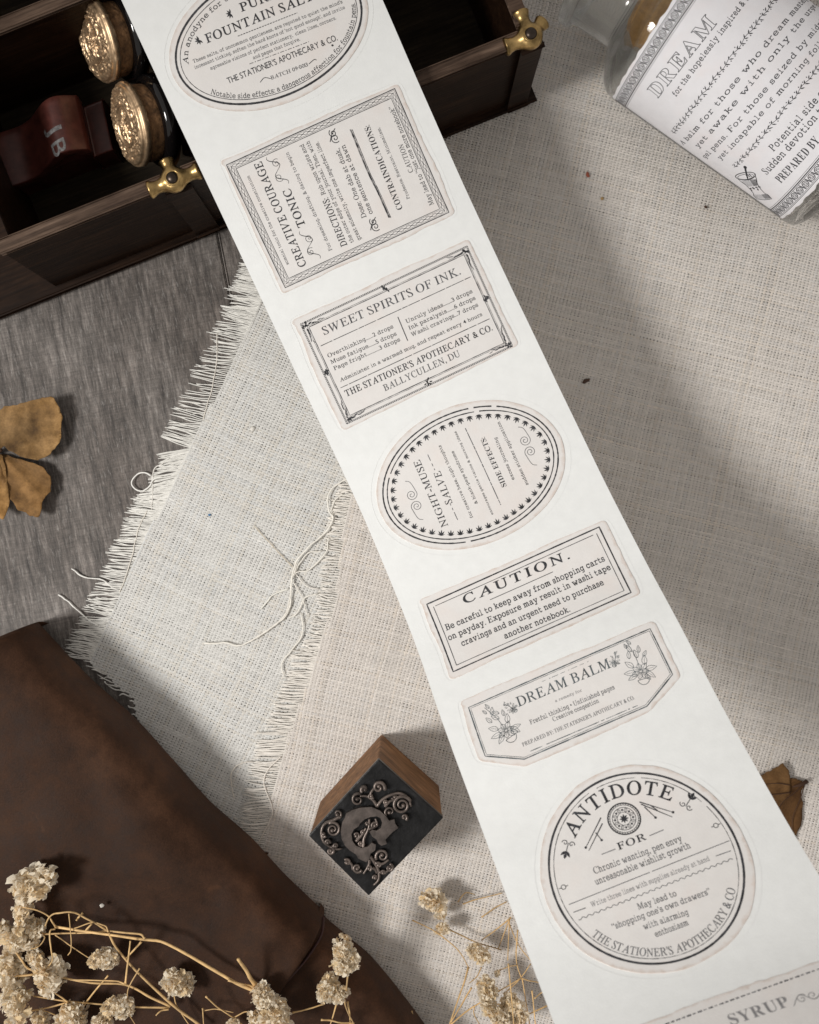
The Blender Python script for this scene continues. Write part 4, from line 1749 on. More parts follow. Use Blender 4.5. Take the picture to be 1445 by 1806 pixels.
ik = Ink(strip)
k_ = .765
t0, t1 = ang7(300, 425), ang7(770, 215)
if t1 < t0:
    t1 += 2 * PI
ik.arc_text('ANTIDOTE', c7, R7[0] * k_, R7[1] * k_, t0, t1, 17.5, 'med')
ik.build('lettering', 'ink', s7)
ik = Ink(strip)
t0, t1 = ang7(388, 865), ang7(1040, 655)
if t1 > t0:
    t1 -= 2 * PI
ik.arc_text("THE STATIONER'S APOTHECARY & CO", c7, R7[0] * .925, R7[1] * .925, t0, t1, 9.5)
ik.build('lettering', 'ink_mid', s7)
lines(s7, z7, [
    ('FOR', (506, 478), (645, 424), 33, 'med', 'ink', .05), ('Chronic wanting, pen envy', (395, 590), (808, 434), 32, 'serif', 'ink_mid'),
    ('unreasonable wishlist growth', (402, 641), (847, 466), 32, 'serif', 'ink_mid'),
    ('Write three lines with supplies already at hand', (382, 745), (936, 525), 25, 'serif', 'ink_faint'),
    ('May lead to', (600, 757), (782, 690), 30, 'serif', 'ink_mid'), ('\u201cshopping one\u2019s own drawers\u201d', (482, 850), (942, 680), 30, 'serif', 'ink_mid'),
    ('with alarming', (627, 850), (838, 778), 30, 'serif', 'ink_mid'), ('enthusiasm', (682, 885), (838, 826), 30, 'serif', 'ink_mid')])
ik = Ink(strip)
ik.line(z7(428, 497), z7(493, 472), 1.0)
ik.line(z7(652, 410), z7(718, 382), 1.0)
ik.line(z7(275, 732), z7(1025, 433), .9, (42, 1, 62, 3, 200, 1))
ik.line(z7(297, 768), z7(354, 747), 1.0)
ik.line(z7(962, 505), z7(1032, 480), 1.0)
a, b = strip.inv(z7(320, 802)), strip.inv(z7(1040, 517))
e = (b - a) / np.linalg.norm(b - a)
f = np.array([-e[1], e[0]])
L_ = np.linalg.norm(b - a)
t = np.linspace(0, 1, 240)
ik.stroke(a + np.outer(t * L_, e) + np.outer(np.sin(t * L_ / 1.25) * 1.1, f), .8, sub=9)
ik.build('rule', 'ink_mid', s7)
ik = Ink(strip)
m7 = strip.inv(z7(533, 330))
for r, w in ((20, 1.8), (17.6, .7), (14.5, .8), (8.5, .7)):
    ik.ellipse(m7, r, r, w)
for k in range(36):
    a = k * PI / 18
    ik.stroke([m7 + 17.8 * np.array([math.cos(a), math.sin(a)]), m7 + 19.6 * np.array([math.cos(a), math.sin(a)])], .7)
for k in range(8):
    a = k * PI / 4 + .2
    p = m7 + 11.3 * np.array([math.cos(a), math.sin(a)])
    ik.dot(p, 1.5)
    ik.leaf(m7 + 8.5 * np.array([math.cos(a + .39), math.sin(a + .39)]), a + .39, 6, 3.4, .6)
    ik.blob(m7, a, 6, 2.2)
for ends in (((425, 325), (354, 465)), ((432, 352), (368, 480)), ((400, 395), (428, 430)), ((605, 252), (762, 300)), ((612, 262), (758, 322)), ((628, 275), (680, 325)), ((660, 270), (700, 300))):
    A, B = strip.inv(z7(*ends[0])), strip.inv(z7(*ends[1]))
    ik.stroke([A, B], [1.5, .8], sub=4)
for q in ((354, 465), (428, 430), (680, 325), (762, 300)):
    ik.dot(strip.inv(z7(*q)), 1.7)
for q, a in (((265, 475), 2.2), ((838, 245), -.6)):
    c = strip.inv(z7(*q))
    d = np.array([math.cos(a), math.sin(a)])
    f = np.array([-d[1], d[0]])
    ik.stroke([c - d * 9, c + d * 8], 1.0)
    for s_ in (-1, 1):
        ik.spiral(c - d * 8 + f * s_ * 4.2, 4, 1.1, a + 1.5 * s_, 1.0, s_)
        ik.blob(c + d * 2, a + s_ * .75, 9, 3.6)
    ik.blob(c + d * 5, a, 7, 4)
for q in ((962, 362), (250, 650)):
    c = strip.inv(z7(*q))
    ik.ellipse(c, 2.8, 2.8, .9)
    ik.seg(c - [6, 0], c - [2.8, 0], .9)
    ik.seg(c + [6, 0], c + [2.8, 0], .9)
ik.build('ornament', 'ink', s7)

# --- 8 Syrup (cut by the frame)
pa, pb = strip.inv((1141, 1804)), strip.inv((1445, 1694))
e = (pb - pa) / np.linalg.norm(pb - pa)
f = np.array([-e[1], e[0]])
pa = pa - e * 36
W8 = 292
Q = [pa, pa + e * W8, pa + e * W8 + f * 150, pa + f * 150]
Qd = []
for i in range(4):
    u = (Q[i - 1] - Q[i]) / np.linalg.norm(Q[i - 1] - Q[i])
    v = (Q[(i + 1) % 4] - Q[i]) / np.linalg.norm(Q[(i + 1) % 4] - Q[i])
    Qd += [Q[i] + u * 5, Q[i] + (u + v) * 1.5, Q[i] + v * 5]
s8 = sticker('sticker lettered SYRUP in faded grey at the lower end of the strip', torn(densify(Qd), 2.2, 71))
ik = Ink(strip)
G = inset(Q, 10)
for a, b in zip(G, np.roll(G, -1, 0)):
    ik.seg(a, b, 1.5, (3.5, 2.2, 5, 1.8), .5)
ik.build('border', 'ink_mid', s8)
ik = Ink(strip)
ik.text('SYRUP', z7(1035, 1300), z7(1316, 1206), 21, 'bold')
ik.text('SWEET'[1:2], z7(965, 1325), z7(1012, 1308), 21, 'bold') if False else None
ik.build('lettering', 'ink_faint', s8)
ik = Ink(strip)
c = strip.inv(z7(1390, 1165))
for s_ in (-1, 1):
    ik.spiral(c + e * s_ * 6, 6, 1.3, .5 * s_, .8, s_)
ik.stroke(spline([c - e * 18 + f * 5, c - e * 6 - f * 5, c + e * 6 + f * 5, c + e * 20 - f * 4], 16), .8)
ik.build('ornament', 'ink_faint', s8)
# ------------------------------------------------------------------ glass jar lying on its side, with a printed label
JR, JZ = 140.0, 150.0
JA = np.array([1139., 108.])
JE = np.array([.8145, .5802])
JP = np.array([-.5802, .8145])


class JarSurf(Surf):
    def guess(self, p):
        return (JR * 1.0, 160.0)

    def fwd(self, a, b, h):
        a, b = np.asarray(a, float), np.asarray(b, float)
        th = a / JR
        r = JR + .8 + h
        x = JA[0] + b * JE[0] + r * np.cos(th) * JP[0]
        y = JA[1] + b * JE[1] + r * np.cos(th) * JP[1]
        z = JZ + r * np.sin(th)
        return np.stack([(x - CX) / S, (CY - y) / S, z / S], -1)


js = JarSurf()
jar = thing('glass_jar', 'clear glass jar lying on its side, with large Dream label', 'jar', T(1278, 207, 8))
jax = np.array([JE[0], -JE[1], 0])
jo = T(JA[0], JA[1], JZ)
outer = [(80, -150), (82, -128), (80, -66), (86, -54), (104, -44), (124, -32), (136, -18), (JR, -2), (JR, 352), (137, 364), (128, 373), (112, 378), (92, 376), (.1, 372)]
inner = [(.1, 360), (110, 362), (124, 356), (131, 346), (132, 0), (128, -14), (116, -26), (96, -38), (78, -48), (71, -62), (71, -150)]
outer = [tuple(p) for p in spline(outer[:8], 40)] + [tuple(p) for p in spline(outer[8:], 22)]
inner = [tuple(p) for p in spline(inner[:4], 14)] + [tuple(p) for p in spline(inner[4:], 36)]
vs, fs = lathe(outer + inner + [outer[0]], jo, jax, 72)
obj('glass_body', vs, fs, M['glass'], jar)
vs, fs = lathe([(71.5, -152), (88, -152), (92, -147), (92, -134), (88, -129), (82.5, -129)], jo, jax, 60)
obj('rim', vs, fs, M['glass'], jar)
# label paper: wavy cut along the two bands
a0, a1 = -JR * .20, JR * 3.2
na_, nb_ = 110, 40
Aq, Bq = np.meshgrid(np.linspace(a0, a1, na_), np.linspace(0, 1, nb_), indexing='ij')
wv0 = -2.0 * np.abs(np.sin(Aq[:, 0] / 9.0)) + .8 * vnoise(Aq[:, 0] * .2, 3)
wv1 = 2.2 * np.abs(np.sin(Aq[:, 0] / 10.0)) + 1.0 * vnoise(Aq[:, 0] * .2, 4)
LB = 341.0
BB = wv0[:, None] * (1 - Bq) + (LB + wv1[:, None]) * Bq
ed = np.clip(1 - np.minimum(np.minimum(Bq * LB, (1 - Bq) * LB), (Aq - a0)) / 7.0, 0, 1)
lab = obj('label', js.fwd(Aq, BB, 0.0).reshape(-1, 3), [tuple(f)[::-1] for f in grid_faces(na_, nb_)], M['jar_label'], jar, edge=ed.ravel())
z8 = Z(840, 0, 2.388)
SC = 2.388


def jtext(rows):
    for r in rows:
        ik = Ink(js, .3, 7.0)
        ik.text(r[0], z8(*r[1]), z8(*r[2]), r[3] / SC, r[4] if len(r) > 4 else 'serif', r[6] if len(r) > 6 else .05)
        ik.build('lettering', r[5] if len(r) > 5 else 'ink_mid', lab)


jtext([
    ('DREAM', (764, 416), (1018, 95), 60, 'outer', 'ink_mid', .02),
    ('for the hopelessly inspired & t', (842, 408), (1150, -4), 25, 'serif', 'ink'),
    ('A balm for those who dream masterp', (872, 612), (1396, 0), 23), ('yet awake with only the urge to alph', (936, 624), (1462, 0), 23),
    ('gel pens. For those seized by midnig', (966, 668), (1475, 85), 23), ('yet incapable of morning follow', (1030, 674), (1490, 150), 23),
    ('Potential side ef', (1252, 640), (1480, 382), 32, 'serif', 'ink'), ('Sudden devotion to', (1224, 737), (1480, 450), 32, 'serif', 'ink'),
    ('PREPARED BY', (1284, 772), (1452, 592), 36, 'bold', 'ink')])
ik = Ink(js, .5, 7.0)
ik.text('DREAM', z8(764, 416), z8(1018, 95), 60 / SC, 'inner', .02)
ik.mb.build('lettering_inline', M['jar_label'], lab, smooth=False)
ik = Ink(js, .3, 7.0)


def vine(p0, p1):
    A = js.inv(z8(*p0))
    B = js.inv(z8(*p1), A)
    e = (B - A) / np.linalg.norm(B - A)
    L_ = np.linalg.norm(B - A)
    f = np.array([-e[1], e[0]])
    n = int(L_ / 8.5)
    t = np.linspace(0, 1, 3 * n)
    ik.stroke(A + np.outer(t * L_, e) + np.outer(np.sin(t * L_ / 5.5) * 1.4, f), .7, sub=3)
    an = math.atan2(e[1], e[0])
    for k in range(n):
        p = A + e * L_ * (k + .3) / n
        for s_ in (-1, 1):
            ik.blob(p, an + s_ * RNG.uniform(.45, .95), RNG.uniform(5.0, 8.0), 1.7)
        ik.dot(p + f * RNG.choice([-4, 4]), .9)


vine((828, 560), (1262, -6))
vine((1086, 704), (1470, 242))
for b0, sgn in ((4.5, 1), (LB - 4.5, -1)):
    for d, w in ((0, .8), (2.0, .6), (16.5, .8), (19.0, 1.6), (22.0, .5)):
        ik.seg((a0 + 3, b0 + sgn * d), (a1, b0 + sgn * d), w)
    m = b0 + sgn * 9.2
    x = a0 + 8
    while x < JR * 2.9:
        t = np.linspace(0, 2 * PI, 13)
        ik.stroke(np.stack([x + 5.2 * np.cos(t), m + 5.4 * np.sin(t)], 1), 1.2, sub=9)
        ik.stroke(np.stack([x + 2.6 * np.cos(t), m + 3.0 * np.sin(t)], 1), .8, sub=9)
        ik.stroke([(x + 5.5, m - 6), (x + 9.0, m + 6)], 1.6, sub=9)
        ik.stroke([(x - 3, m - 3), (x + 3, m + 3)], .8, sub=9)
        x += 14.5
ik.seg((a0 + 2.0, 4), (a0 + 2.0, LB - 4), 2.6)
ik.seg((a0 + 6.0, 4), (a0 + 6.0, LB - 4), .6)
# mortar and pestle
c = js.inv(z8(1170, 790))
ux = js.inv(z8(1222, 852)) - js.inv(z8(1130, 742))
ux = ux / np.linalg.norm(ux)          # from bowl to foot
uy = np.array([-ux[1], ux[0]])
pt = lambda x, y: c + (ux * x + uy * y) * 1.18
sil = [(-22, 17), (-14, 15), (-6, 11), (4, 10), (12, 11), (16, 15), (24, 16), (25, 0), (24, -16), (16, -15), (12, -11), (4, -10), (-6, -11), (-14, -15), (-22, -17)]
ik.stroke([pt(*q) for q in sil], 1.2)
t = np.linspace(0, 2 * PI, 22)
ik.stroke(np.array([pt(-22 + 6.5 * math.cos(q), 18 * math.sin(q)) for q in t]), 1.4)
ik.stroke(np.array([pt(-21 + 4.5 * math.cos(q), 14.5 * math.sin(q)) for q in t]), .8)
for k in range(13):
    y = -14 + 28 * k / 12
    ik.stroke([pt(-16 + 1.5 * abs(y) / 10, y * .92), pt(-3, y * .72)], .5 if y > -4 else 1.4)
    ik.stroke([pt(14, y * .95), pt(23, y * 1.02)], .5 if y > -4 else 1.5)
for k in range(7):
    ik.blob(pt(2 + RNG.uniform(-4, 4), -8 + 16 * k / 6), RNG.uniform(0, 6), 6, 3)
ik.stroke([pt(-14, 0), pt(-34, -9)], [1.5, 3.4])
ik.dot(pt(-36, -10), 3.0)
for y in (-9, -6, -3):
    ik.stroke([pt(-24, y), pt(-19, y - 1)], 1.6)
ik.build('ornament', 'ink', lab)


# ------------------------------------------------------------------ petals
def petal(name, base, tip, width, mat, parent, label=None, cup=.25, wave=3.0, seed=0, shape=(.75, 1.0), curl=0.0, tintv=(1, 1, 1), notch=0.0, bow=0.0, dark=.25):
    """base, tip: metres; width px; surface bowed upwards, thick by a solidify"""
    nu, nv = 40, 27
    base, tip = np.array(base), np.array(tip)
    e = tip - base
    L_ = np.linalg.norm(e) * S
    e = e / np.linalg.norm(e)
    up = np.array([0, 0, 1.0])
    side = np.cross(e, up)
    side /= np.linalg.norm(side)
    nn = np.cross(side, e)
    u, v = np.meshgrid(np.linspace(0, 1, nu), np.linspace(-1, 1, nv), indexing='ij')
    w = width * .5 * (np.sin(PI * np.clip(u, .02, 1) ** shape[0] * .5) ** .8) * np.clip((1 - u) / .22, 0, 1) ** .5
    w = w * (1 + .10 * vnoise(u * 4 + 3 * (v > 0), seed) + .035 * vnoise(u * 15 + 7 * (v > 0), seed + 8)) + .6
    x = u * L_ * (1 - .0 * v ** 2) - notch * L_ * (1 - np.abs(v)) * u ** 4 - (np.abs(v) ** 2.2) * .04 * L_
    y = v * w + bow * np.sin(u * PI) * L_
    z = cup * width * .5 * (v ** 2) * np.sin(PI * np.clip(u, 0, 1)) + wave * vnoise2(u * 3.2 + 20, v * 2.2 + 20, seed + 1)
    z += wave * .5 * vnoise2(u * 9 + 20, v * 5 + 20, seed + 2) * np.abs(v) + curl * (u ** 2) * L_ * .3
    z += .14 * L_ * np.sin(PI * u) * .6
    veins = np.abs(np.sin((v / (u + .25)) * 5.0))
    z -= .8 * (veins < .18)
    P = base + (x / S)[..., None] * e + (y / S)[..., None] * side + (z / S)[..., None] * nn
    sh = 1 + .16 * vnoise2(u * 3 + 5, v * 3 + 5, seed + 4) - .22 * (veins < .16) + .28 * np.abs(v) ** 2 + .16 * u
    sh = sh * (1 - dark * np.exp(-((u - .55) / .24) ** 2 - (v / .55) ** 2) * (.8 + .5 * vnoise2(u * 9 + 5, v * 7 + 5, seed + 5)))
    tint = np.array(tintv)[None, None, :] * sh[..., None]
    if parent is None:
        o_ = obj(name, P.reshape(-1, 3), grid_faces(nu, nv), M[mat], tint=tint.reshape(-1, 3))
    else:
        o_ = obj(name, P.reshape(-1, 3), grid_faces(nu, nv), M[mat], parent, tint=tint.reshape(-1, 3))
    so = o_.modifiers.new('thick', 'SOLIDIFY')
    so.thickness = .6 / S
    if label:
        tag(o_, *label)
    return o_


def sheet(name, poly, zf, parent, mat, seed, step=5.0, tintv=(1, 1, 1), tf=None):
    """thin leaf sheet over an uneven outline (picture px), its height from zf(x, y)"""
    from mathutils.geometry import delaunay_2d_cdt
    P = densify(poly, step)
    P = P + np.stack([vnoise(np.arange(len(P)) * .7, seed), vnoise(np.arange(len(P)) * .7 + 50, seed)], 1) * 1.6
    lo, hi = P.min(0), P.max(0)
    gx_, gy_ = np.meshgrid(np.arange(lo[0], hi[0], step), np.arange(lo[1], hi[1], step))
    q = np.stack([gx_.ravel(), gy_.ravel()], 1) + np.random.default_rng(seed).uniform(-1, 1, (gx_.size, 2))
    q = q[inside(P, q[:, 0], q[:, 1])]
    n = len(P)
    r = delaunay_2d_cdt([Vector(p) for p in np.vstack([P, q])], [(i, (i + 1) % n) for i in range(n)], [list(range(n))], 1, 1e-4)
    vv = np.array([p[:] for p in r[0]])
    z = zf(vv[:, 0], vv[:, 1]) + 2.2 * vnoise2(vv[:, 0] / 13 + 9, vv[:, 1] / 13 + 9, seed)
    t = np.array(tintv)[None] * (1 + .16 * vnoise2(vv[:, 0] / 9 + 9, vv[:, 1] / 9 + 9, seed + 1))[:, None]
    if tf is not None:
        t = t * tf(vv[:, 0], vv[:, 1])[:, None]
    o_ = obj(name, np.array([V(x, y, h) for (x, y), h in zip(vv, z)]), [tuple(f)[::-1] for f in r[2]], M[mat], parent, tint=t)
    so = o_.modifiers.new('thick', 'SOLIDIFY')
    so.thickness = .8 / S
    so.offset = 0
    return o_


# left floret on the bare wood
fl = thing('dried_floret', 'brown dried hydrangea floret lying on the bare wood at the left edge', 'dried flower', T(0, 800, 0))
cen = V(-4, 795, 12)
zp = Z(0, 680, 7.223)
P1 = [zp(*q) for q in ((-60, 330), (0, 300), (60, 270), (300, 230), (420, 190), (530, 150), (640, 150), (690, 165), (730, 220), (770, 320), (800, 400), (785, 470), (790, 560), (785, 650), (740, 750), (640, 880), (560, 920),
                       (480, 945), (330, 920), (160, 850), (60, 770), (0, 800), (-60, 800))]
P2 = [zp(*q) for q in ((-40, 860), (60, 868), (200, 920), (440, 990), (560, 1050), (640, 1150), (665, 1250), (640, 1350), (560, 1450), (510, 1640), (480, 1670), (380, 1660), (330, 1620), (240, 1590), (160, 1480), (100, 1440), (40, 1300), (-30, 1000))]
P3 = [zp(*q) for q in ((-260, 900), (-20, 880), (40, 900), (100, 1200), (125, 1480), (90, 1600), (50, 1700), (0, 1690), (-160, 1600), (-300, 1300))]
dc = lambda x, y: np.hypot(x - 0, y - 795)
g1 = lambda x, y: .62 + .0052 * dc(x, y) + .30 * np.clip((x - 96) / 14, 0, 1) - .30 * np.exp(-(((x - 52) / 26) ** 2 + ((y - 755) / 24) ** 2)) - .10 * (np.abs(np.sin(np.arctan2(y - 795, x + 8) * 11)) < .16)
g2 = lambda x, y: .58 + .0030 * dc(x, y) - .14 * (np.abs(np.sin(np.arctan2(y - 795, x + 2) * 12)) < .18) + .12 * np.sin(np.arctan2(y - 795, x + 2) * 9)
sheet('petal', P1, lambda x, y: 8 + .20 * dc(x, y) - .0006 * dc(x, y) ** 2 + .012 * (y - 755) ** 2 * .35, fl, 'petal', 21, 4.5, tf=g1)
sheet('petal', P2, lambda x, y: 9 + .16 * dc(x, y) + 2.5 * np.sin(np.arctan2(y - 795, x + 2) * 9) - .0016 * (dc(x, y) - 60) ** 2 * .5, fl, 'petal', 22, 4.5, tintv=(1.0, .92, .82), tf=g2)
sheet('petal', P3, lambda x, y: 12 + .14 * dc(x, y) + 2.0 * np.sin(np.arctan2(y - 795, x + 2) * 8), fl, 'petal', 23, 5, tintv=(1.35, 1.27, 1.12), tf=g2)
v, f = tube([V(-9, 798, 6), V(-2, 796, 14), V(3, 793, 17)], [3 / S, 4.2 / S, 2.4 / S], 8)
obj('centre', v, f, M['vein'], fl)

# dry leaf that shows from under the strip on the right
lf = thing('dried_leaf', 'folded brown dried leaf partly hidden under the strip at lower right', 'dried leaf', T(1380, 1400, 8))


sheet('blade', [(1345, 1366), (1378, 1348), (1381, 1346), (1391, 1358), (1394, 1385), (1392, 1405), (1376, 1424), (1340, 1450), (1300, 1420), (1310, 1380)],
      lambda x, y: 24 + .10 * (1394 - x) - .05 * (y - 1350), lf, 'leaf', 4)
sheet('blade', [(1388, 1371), (1404, 1373), (1414, 1376), (1421, 1382), (1414, 1394), (1416, 1430), (1412, 1455), (1404, 1474), (1399, 1503), (1372, 1470), (1350, 1450), (1372, 1422), (1386, 1402)],
      lambda x, y: 17 + .08 * (1416 - x), lf, 'leaf', 5, tintv=(.72, .66, .6))
for pts in ([(1414, 1384), (1400, 1398), (1382, 1412), (1368, 1430)], [(1418, 1385), (1410, 1410), (1398, 1440), (1396, 1470)], [(1392, 1384), (1370, 1381), (1348, 1383)], [(1394, 1397), (1372, 1400), (1350, 1402)]):
    v, f = tube(spline([V(x, y, 25 if x < 1394 and y < 1420 else 19.5 + .08 * (1416 - x)) + np.array([0, 0, 2.2 / S]) for x, y in pts], 14), np.linspace(1.0, .5, 14) / S, 6)
    obj('vein', v, f, M['vein'], lf)
v, f = tube(np.array([V(1423, 1378, 18), V(1412, 1384, 24), V(1398, 1388, 25)]), [4 / S, 3.2 / S, 1.4 / S], 7)
obj('stalk', v, f, M['vein'], lf)

# petals inside the jar
for k, (b, a, ln, wd, dr, sd) in enumerate([(-10, .55, 0, 76, -10, 1), (20, 1.5, 100, 80, -14, 2), (-22, 1.75, 88, 70, -6, 3), (40, .5, 96, 72, -20, 4), (372, .75, 70, 62, -26, 5), (358, 1.15, 86, 66, -30, 6), (-55, 1.35, 70, 56, -36, 7)]):
    p0 = js.fwd(np.array([a * JR]), np.array([float(b)]), dr - 34.0)[0]
    if k == 0:           # this one lies across the jar, next to the label
        p1 = js.fwd(np.array([(a + 1.25) * JR]), np.array([b - 6.0]), dr - 36.0)[0]
    else:
        p1 = js.fwd(np.array([(a + .18) * JR]), np.array([float(b) + (ln if b < 300 else -ln)]), dr - 50.0)[0]
    petal('jar_petal', p0, p1, wd, 'jar_petal', None,
          (['broad ochre dried petal inside the jar near its neck', 'pale dried petal behind the label inside the jar', 'tan dried petal at the top of the jar shoulder',
            'dried petal low inside the jar under the label', 'dried petal inside the round end of the jar', 'second dried petal at the far end of the jar', 'small brown petal in the jar neck'][k],
           'dried petal', 'dried petals in the jar'), cup=.05, wave=3, seed=40 + sd, tintv=(1, .97, .92), shape=(.6, 1))

# ------------------------------------------------------------------ printing block: wood, metal plate, raised initial
HS = 204.0
zs = Z(500, 1260, 4.25)
topq = [V(*zs(*p), HS) for p in ((713, 335), (1200, 775), (640, 1360), (190, 910))]
stamp = thing('printing_block', 'small wooden printing block with ornate metal initial facing up', 'stamp', np.array([np.mean([p[0] for p in topq]), np.mean([p[1] for p in topq]), 8.2 / S]))


def prism(q, z0, z1, grow=0.0):
    q = np.array(q)
    c = q.mean(0)
    q = c + (q - c) * (1 + grow)
    vs = np.vstack([np.c_[q[:, :2], np.full(len(q), z0 / S)], np.c_[q[:, :2], np.full(len(q), z1 / S)]])
    n = len(q)
    fs = [tuple(range(n)), tuple(range(n, 2 * n))[::-1]] + [(k, n + k, n + (k + 1) % n, (k + 1) % n) for k in range(n)]
    return vs, fs


vs, fs = prism(topq, 8.2, HS - 13, -.006)
bo = obj('wood_block', vs, fs, M['block_wood'], stamp, smooth=False)
bv = bo.modifiers.new('bevel', 'BEVEL')
bv.width = 3.0 / S
bv.segments = 2
vs, fs = prism(topq, HS - 12.6, HS, 0)
pl = obj('metal_plate', vs, fs, M['plate'], stamp, smooth=False)
bv = pl.modifiers.new('bevel', 'BEVEL')
bv.width = 1.6 / S
bv.segments = 2


def zv(x, y, dz):
    return V(*zs(x, y), HS + dz)


letter = [(470, 742), (520, 716), (575, 700), (660, 694), (725, 722), (770, 765), (792, 798), (832, 786), (838, 818), (862, 852), (822, 880), (796, 905), (766, 940), (775, 972), (735, 984), (712, 968),
          (696, 935), (668, 918), (645, 880), (668, 866), (700, 872), (732, 850), (741, 812), (728, 778), (700, 764), (655, 768), (610, 786), (572, 820), (566, 838), (528, 862), (510, 900), (518, 950), (545, 986), (590, 1002),
          (635, 990), (662, 962), (694, 976), (688, 1018), (652, 1046), (648, 1080), (622, 1108), (598, 1098), (560, 1080), (545, 1050), (498, 1020), (462, 985), (438, 935), (430, 880), (440, 815), (462, 775)]
bm = bmesh.new()
o0 = ORG[stamp]
bvs = [bm.verts.new(Vector(zv(x, y, 9) - o0)) for x, y in letter]
face = bm.faces.new(bvs)
if face.normal.z < 0:
    face.normal_flip()
r = bmesh.ops.extrude_face_region(bm, geom=[face])
for g in r['geom']:
    if isinstance(g, bmesh.types.BMVert):
        pass
for vtx in bvs:
    vtx.co.z -= 9.2 / S
bmesh.ops.triangulate(bm, faces=[q for q in bm.faces if len(q.verts) > 4])
bmesh.ops.recalc_face_normals(bm, faces=bm.faces)
me = bpy.data.meshes.new('raised_initial')
bm.to_mesh(me)
bm.free()
me.materials.append(M['initial'])
li = bpy.data.objects.new('raised_initial', me)
COL.objects.link(li)
li.parent = pl
ORG[li] = o0
SCR = [  # centre x, y, radius, turns, start angle, direction, thickness
    (888, 680, 72, 1.9, -.4, -1, 9), (715, 548, 48, 1.3, .4, -1, 10), (560, 640, 50, 1.2, -1.2, -1, 8), (610, 560, 30, .8, 2.2, 1, 11), (372, 862, 56, 1.7, -2.2, 1, 8),
    (405, 745, 34, .9, 1.2, -1, 7), (352, 1022, 32, 1.2, -1.5, 1, 9), (742, 1062, 52, 1.3, 2.6, 1, 8), (555, 1150, 38, 1.2, .4, 1, 8), (795, 1150, 30, 1.3, -1.5, 1, 8),
    (480, 1110, 28, .8, -2.4, 1, 8), (800, 730, 42, 1.0, 2.3, 1, 7), (905, 770, 26, .8, 1.0, -1, 9), (545, 905, 28, 1.0, 1.5, -1, 6), (580, 965, 26, 1.0, .0, 1, 6), (690, 830, 30, 1.0, 2.5, 1, 7), (300, 900, 22, .7, .5, 1, 8), (655, 610, 24, 1.0, .5, 1, 7), (840, 620, 26, .9, 3.0, -1, 7), (770, 655, 22, 1.0, 1.0, 1, 6), (330, 960, 24, 1.0, .2, -1, 7), (395, 985, 22, 1.0, 2.2, 1, 7), (640, 1150, 24, 1.0, 1.2, -1, 7), (715, 1130, 22, 1.0, 3.6, 1, 7), (745, 1185, 20, 1.0, .6, -1, 6), (690, 1220, 20, .9, 2.6, 1, 6), (600, 880, 20, 1.0, 2.0, 1, 5), (625, 820, 18, 1.0, .6, -1, 5)]
mb = MB()
for (cx, cy, r, tu, a0_, dr, thk) in SCR:
    t = np.linspace(0, 1, int(16 * tu) + 6)
    an = a0_ + dr * t * tu * 2 * PI
    rr = r * (1 - .82 * t)
    pth = [zv(cx + q * math.cos(a), cy + q * math.sin(a), 5.5) for q, a in zip(rr, an)]
    v, f = tube(pth, np.linspace(thk * 1.25, thk * .55, len(pth)) / 4.25 / S * 1.15, 7)
    mb.add(v, f)
    v, f = lathe([(.1, 4.2), (2.2, 3.6), (3.6, 1.4), (3.8, 0)], pth[-1] - np.array([0, 0, 1.2 / S]), (0, 0, 1), 9)
    mb.add(v, f)
for pts in ([(700, 690), (740, 640), (800, 605), (870, 590), (935, 625), (958, 690)], [(705, 690), (670, 640), (620, 612), (575, 612)], [(760, 690), (800, 650), (845, 640)], [(665, 640), (655, 590), (690, 540)],
            [(430, 760), (380, 790), (310, 820), (285, 880), (300, 950), (345, 990), (400, 1010), (440, 1005)], [(645, 1085), (640, 1130), (600, 1195)], [(650, 1060), (690, 1120), (715, 1180), (712, 1240), (675, 1282)],
            [(690, 1110), (740, 1120), (790, 1090)], [(600, 1000), (605, 930), (640, 850), (645, 780)], [(545, 950), (590, 900), (620, 850)], [(670, 1150), (690, 1165), (700, 1190)], [(720, 1180), (760, 1185), (800, 1160)], [(460, 1105), (510, 1120), (520, 1165)], [(640, 860), (700, 830), (690, 780)]):
    p = spline([zv(x, y, 5.0) for x, y in pts], 20)
    v, f = tube(p, np.linspace(2.9, 1.8, 20) / S, 7)
    mb.add(v, f)
mb.build('raised_scrolls', M['relief'], pl)

# ------------------------------------------------------------------ leather roll
roll = thing('leather_roll', 'thick dark brown oiled leather roll under the dried flowers', 'leather case', T(250, 1500, 0))


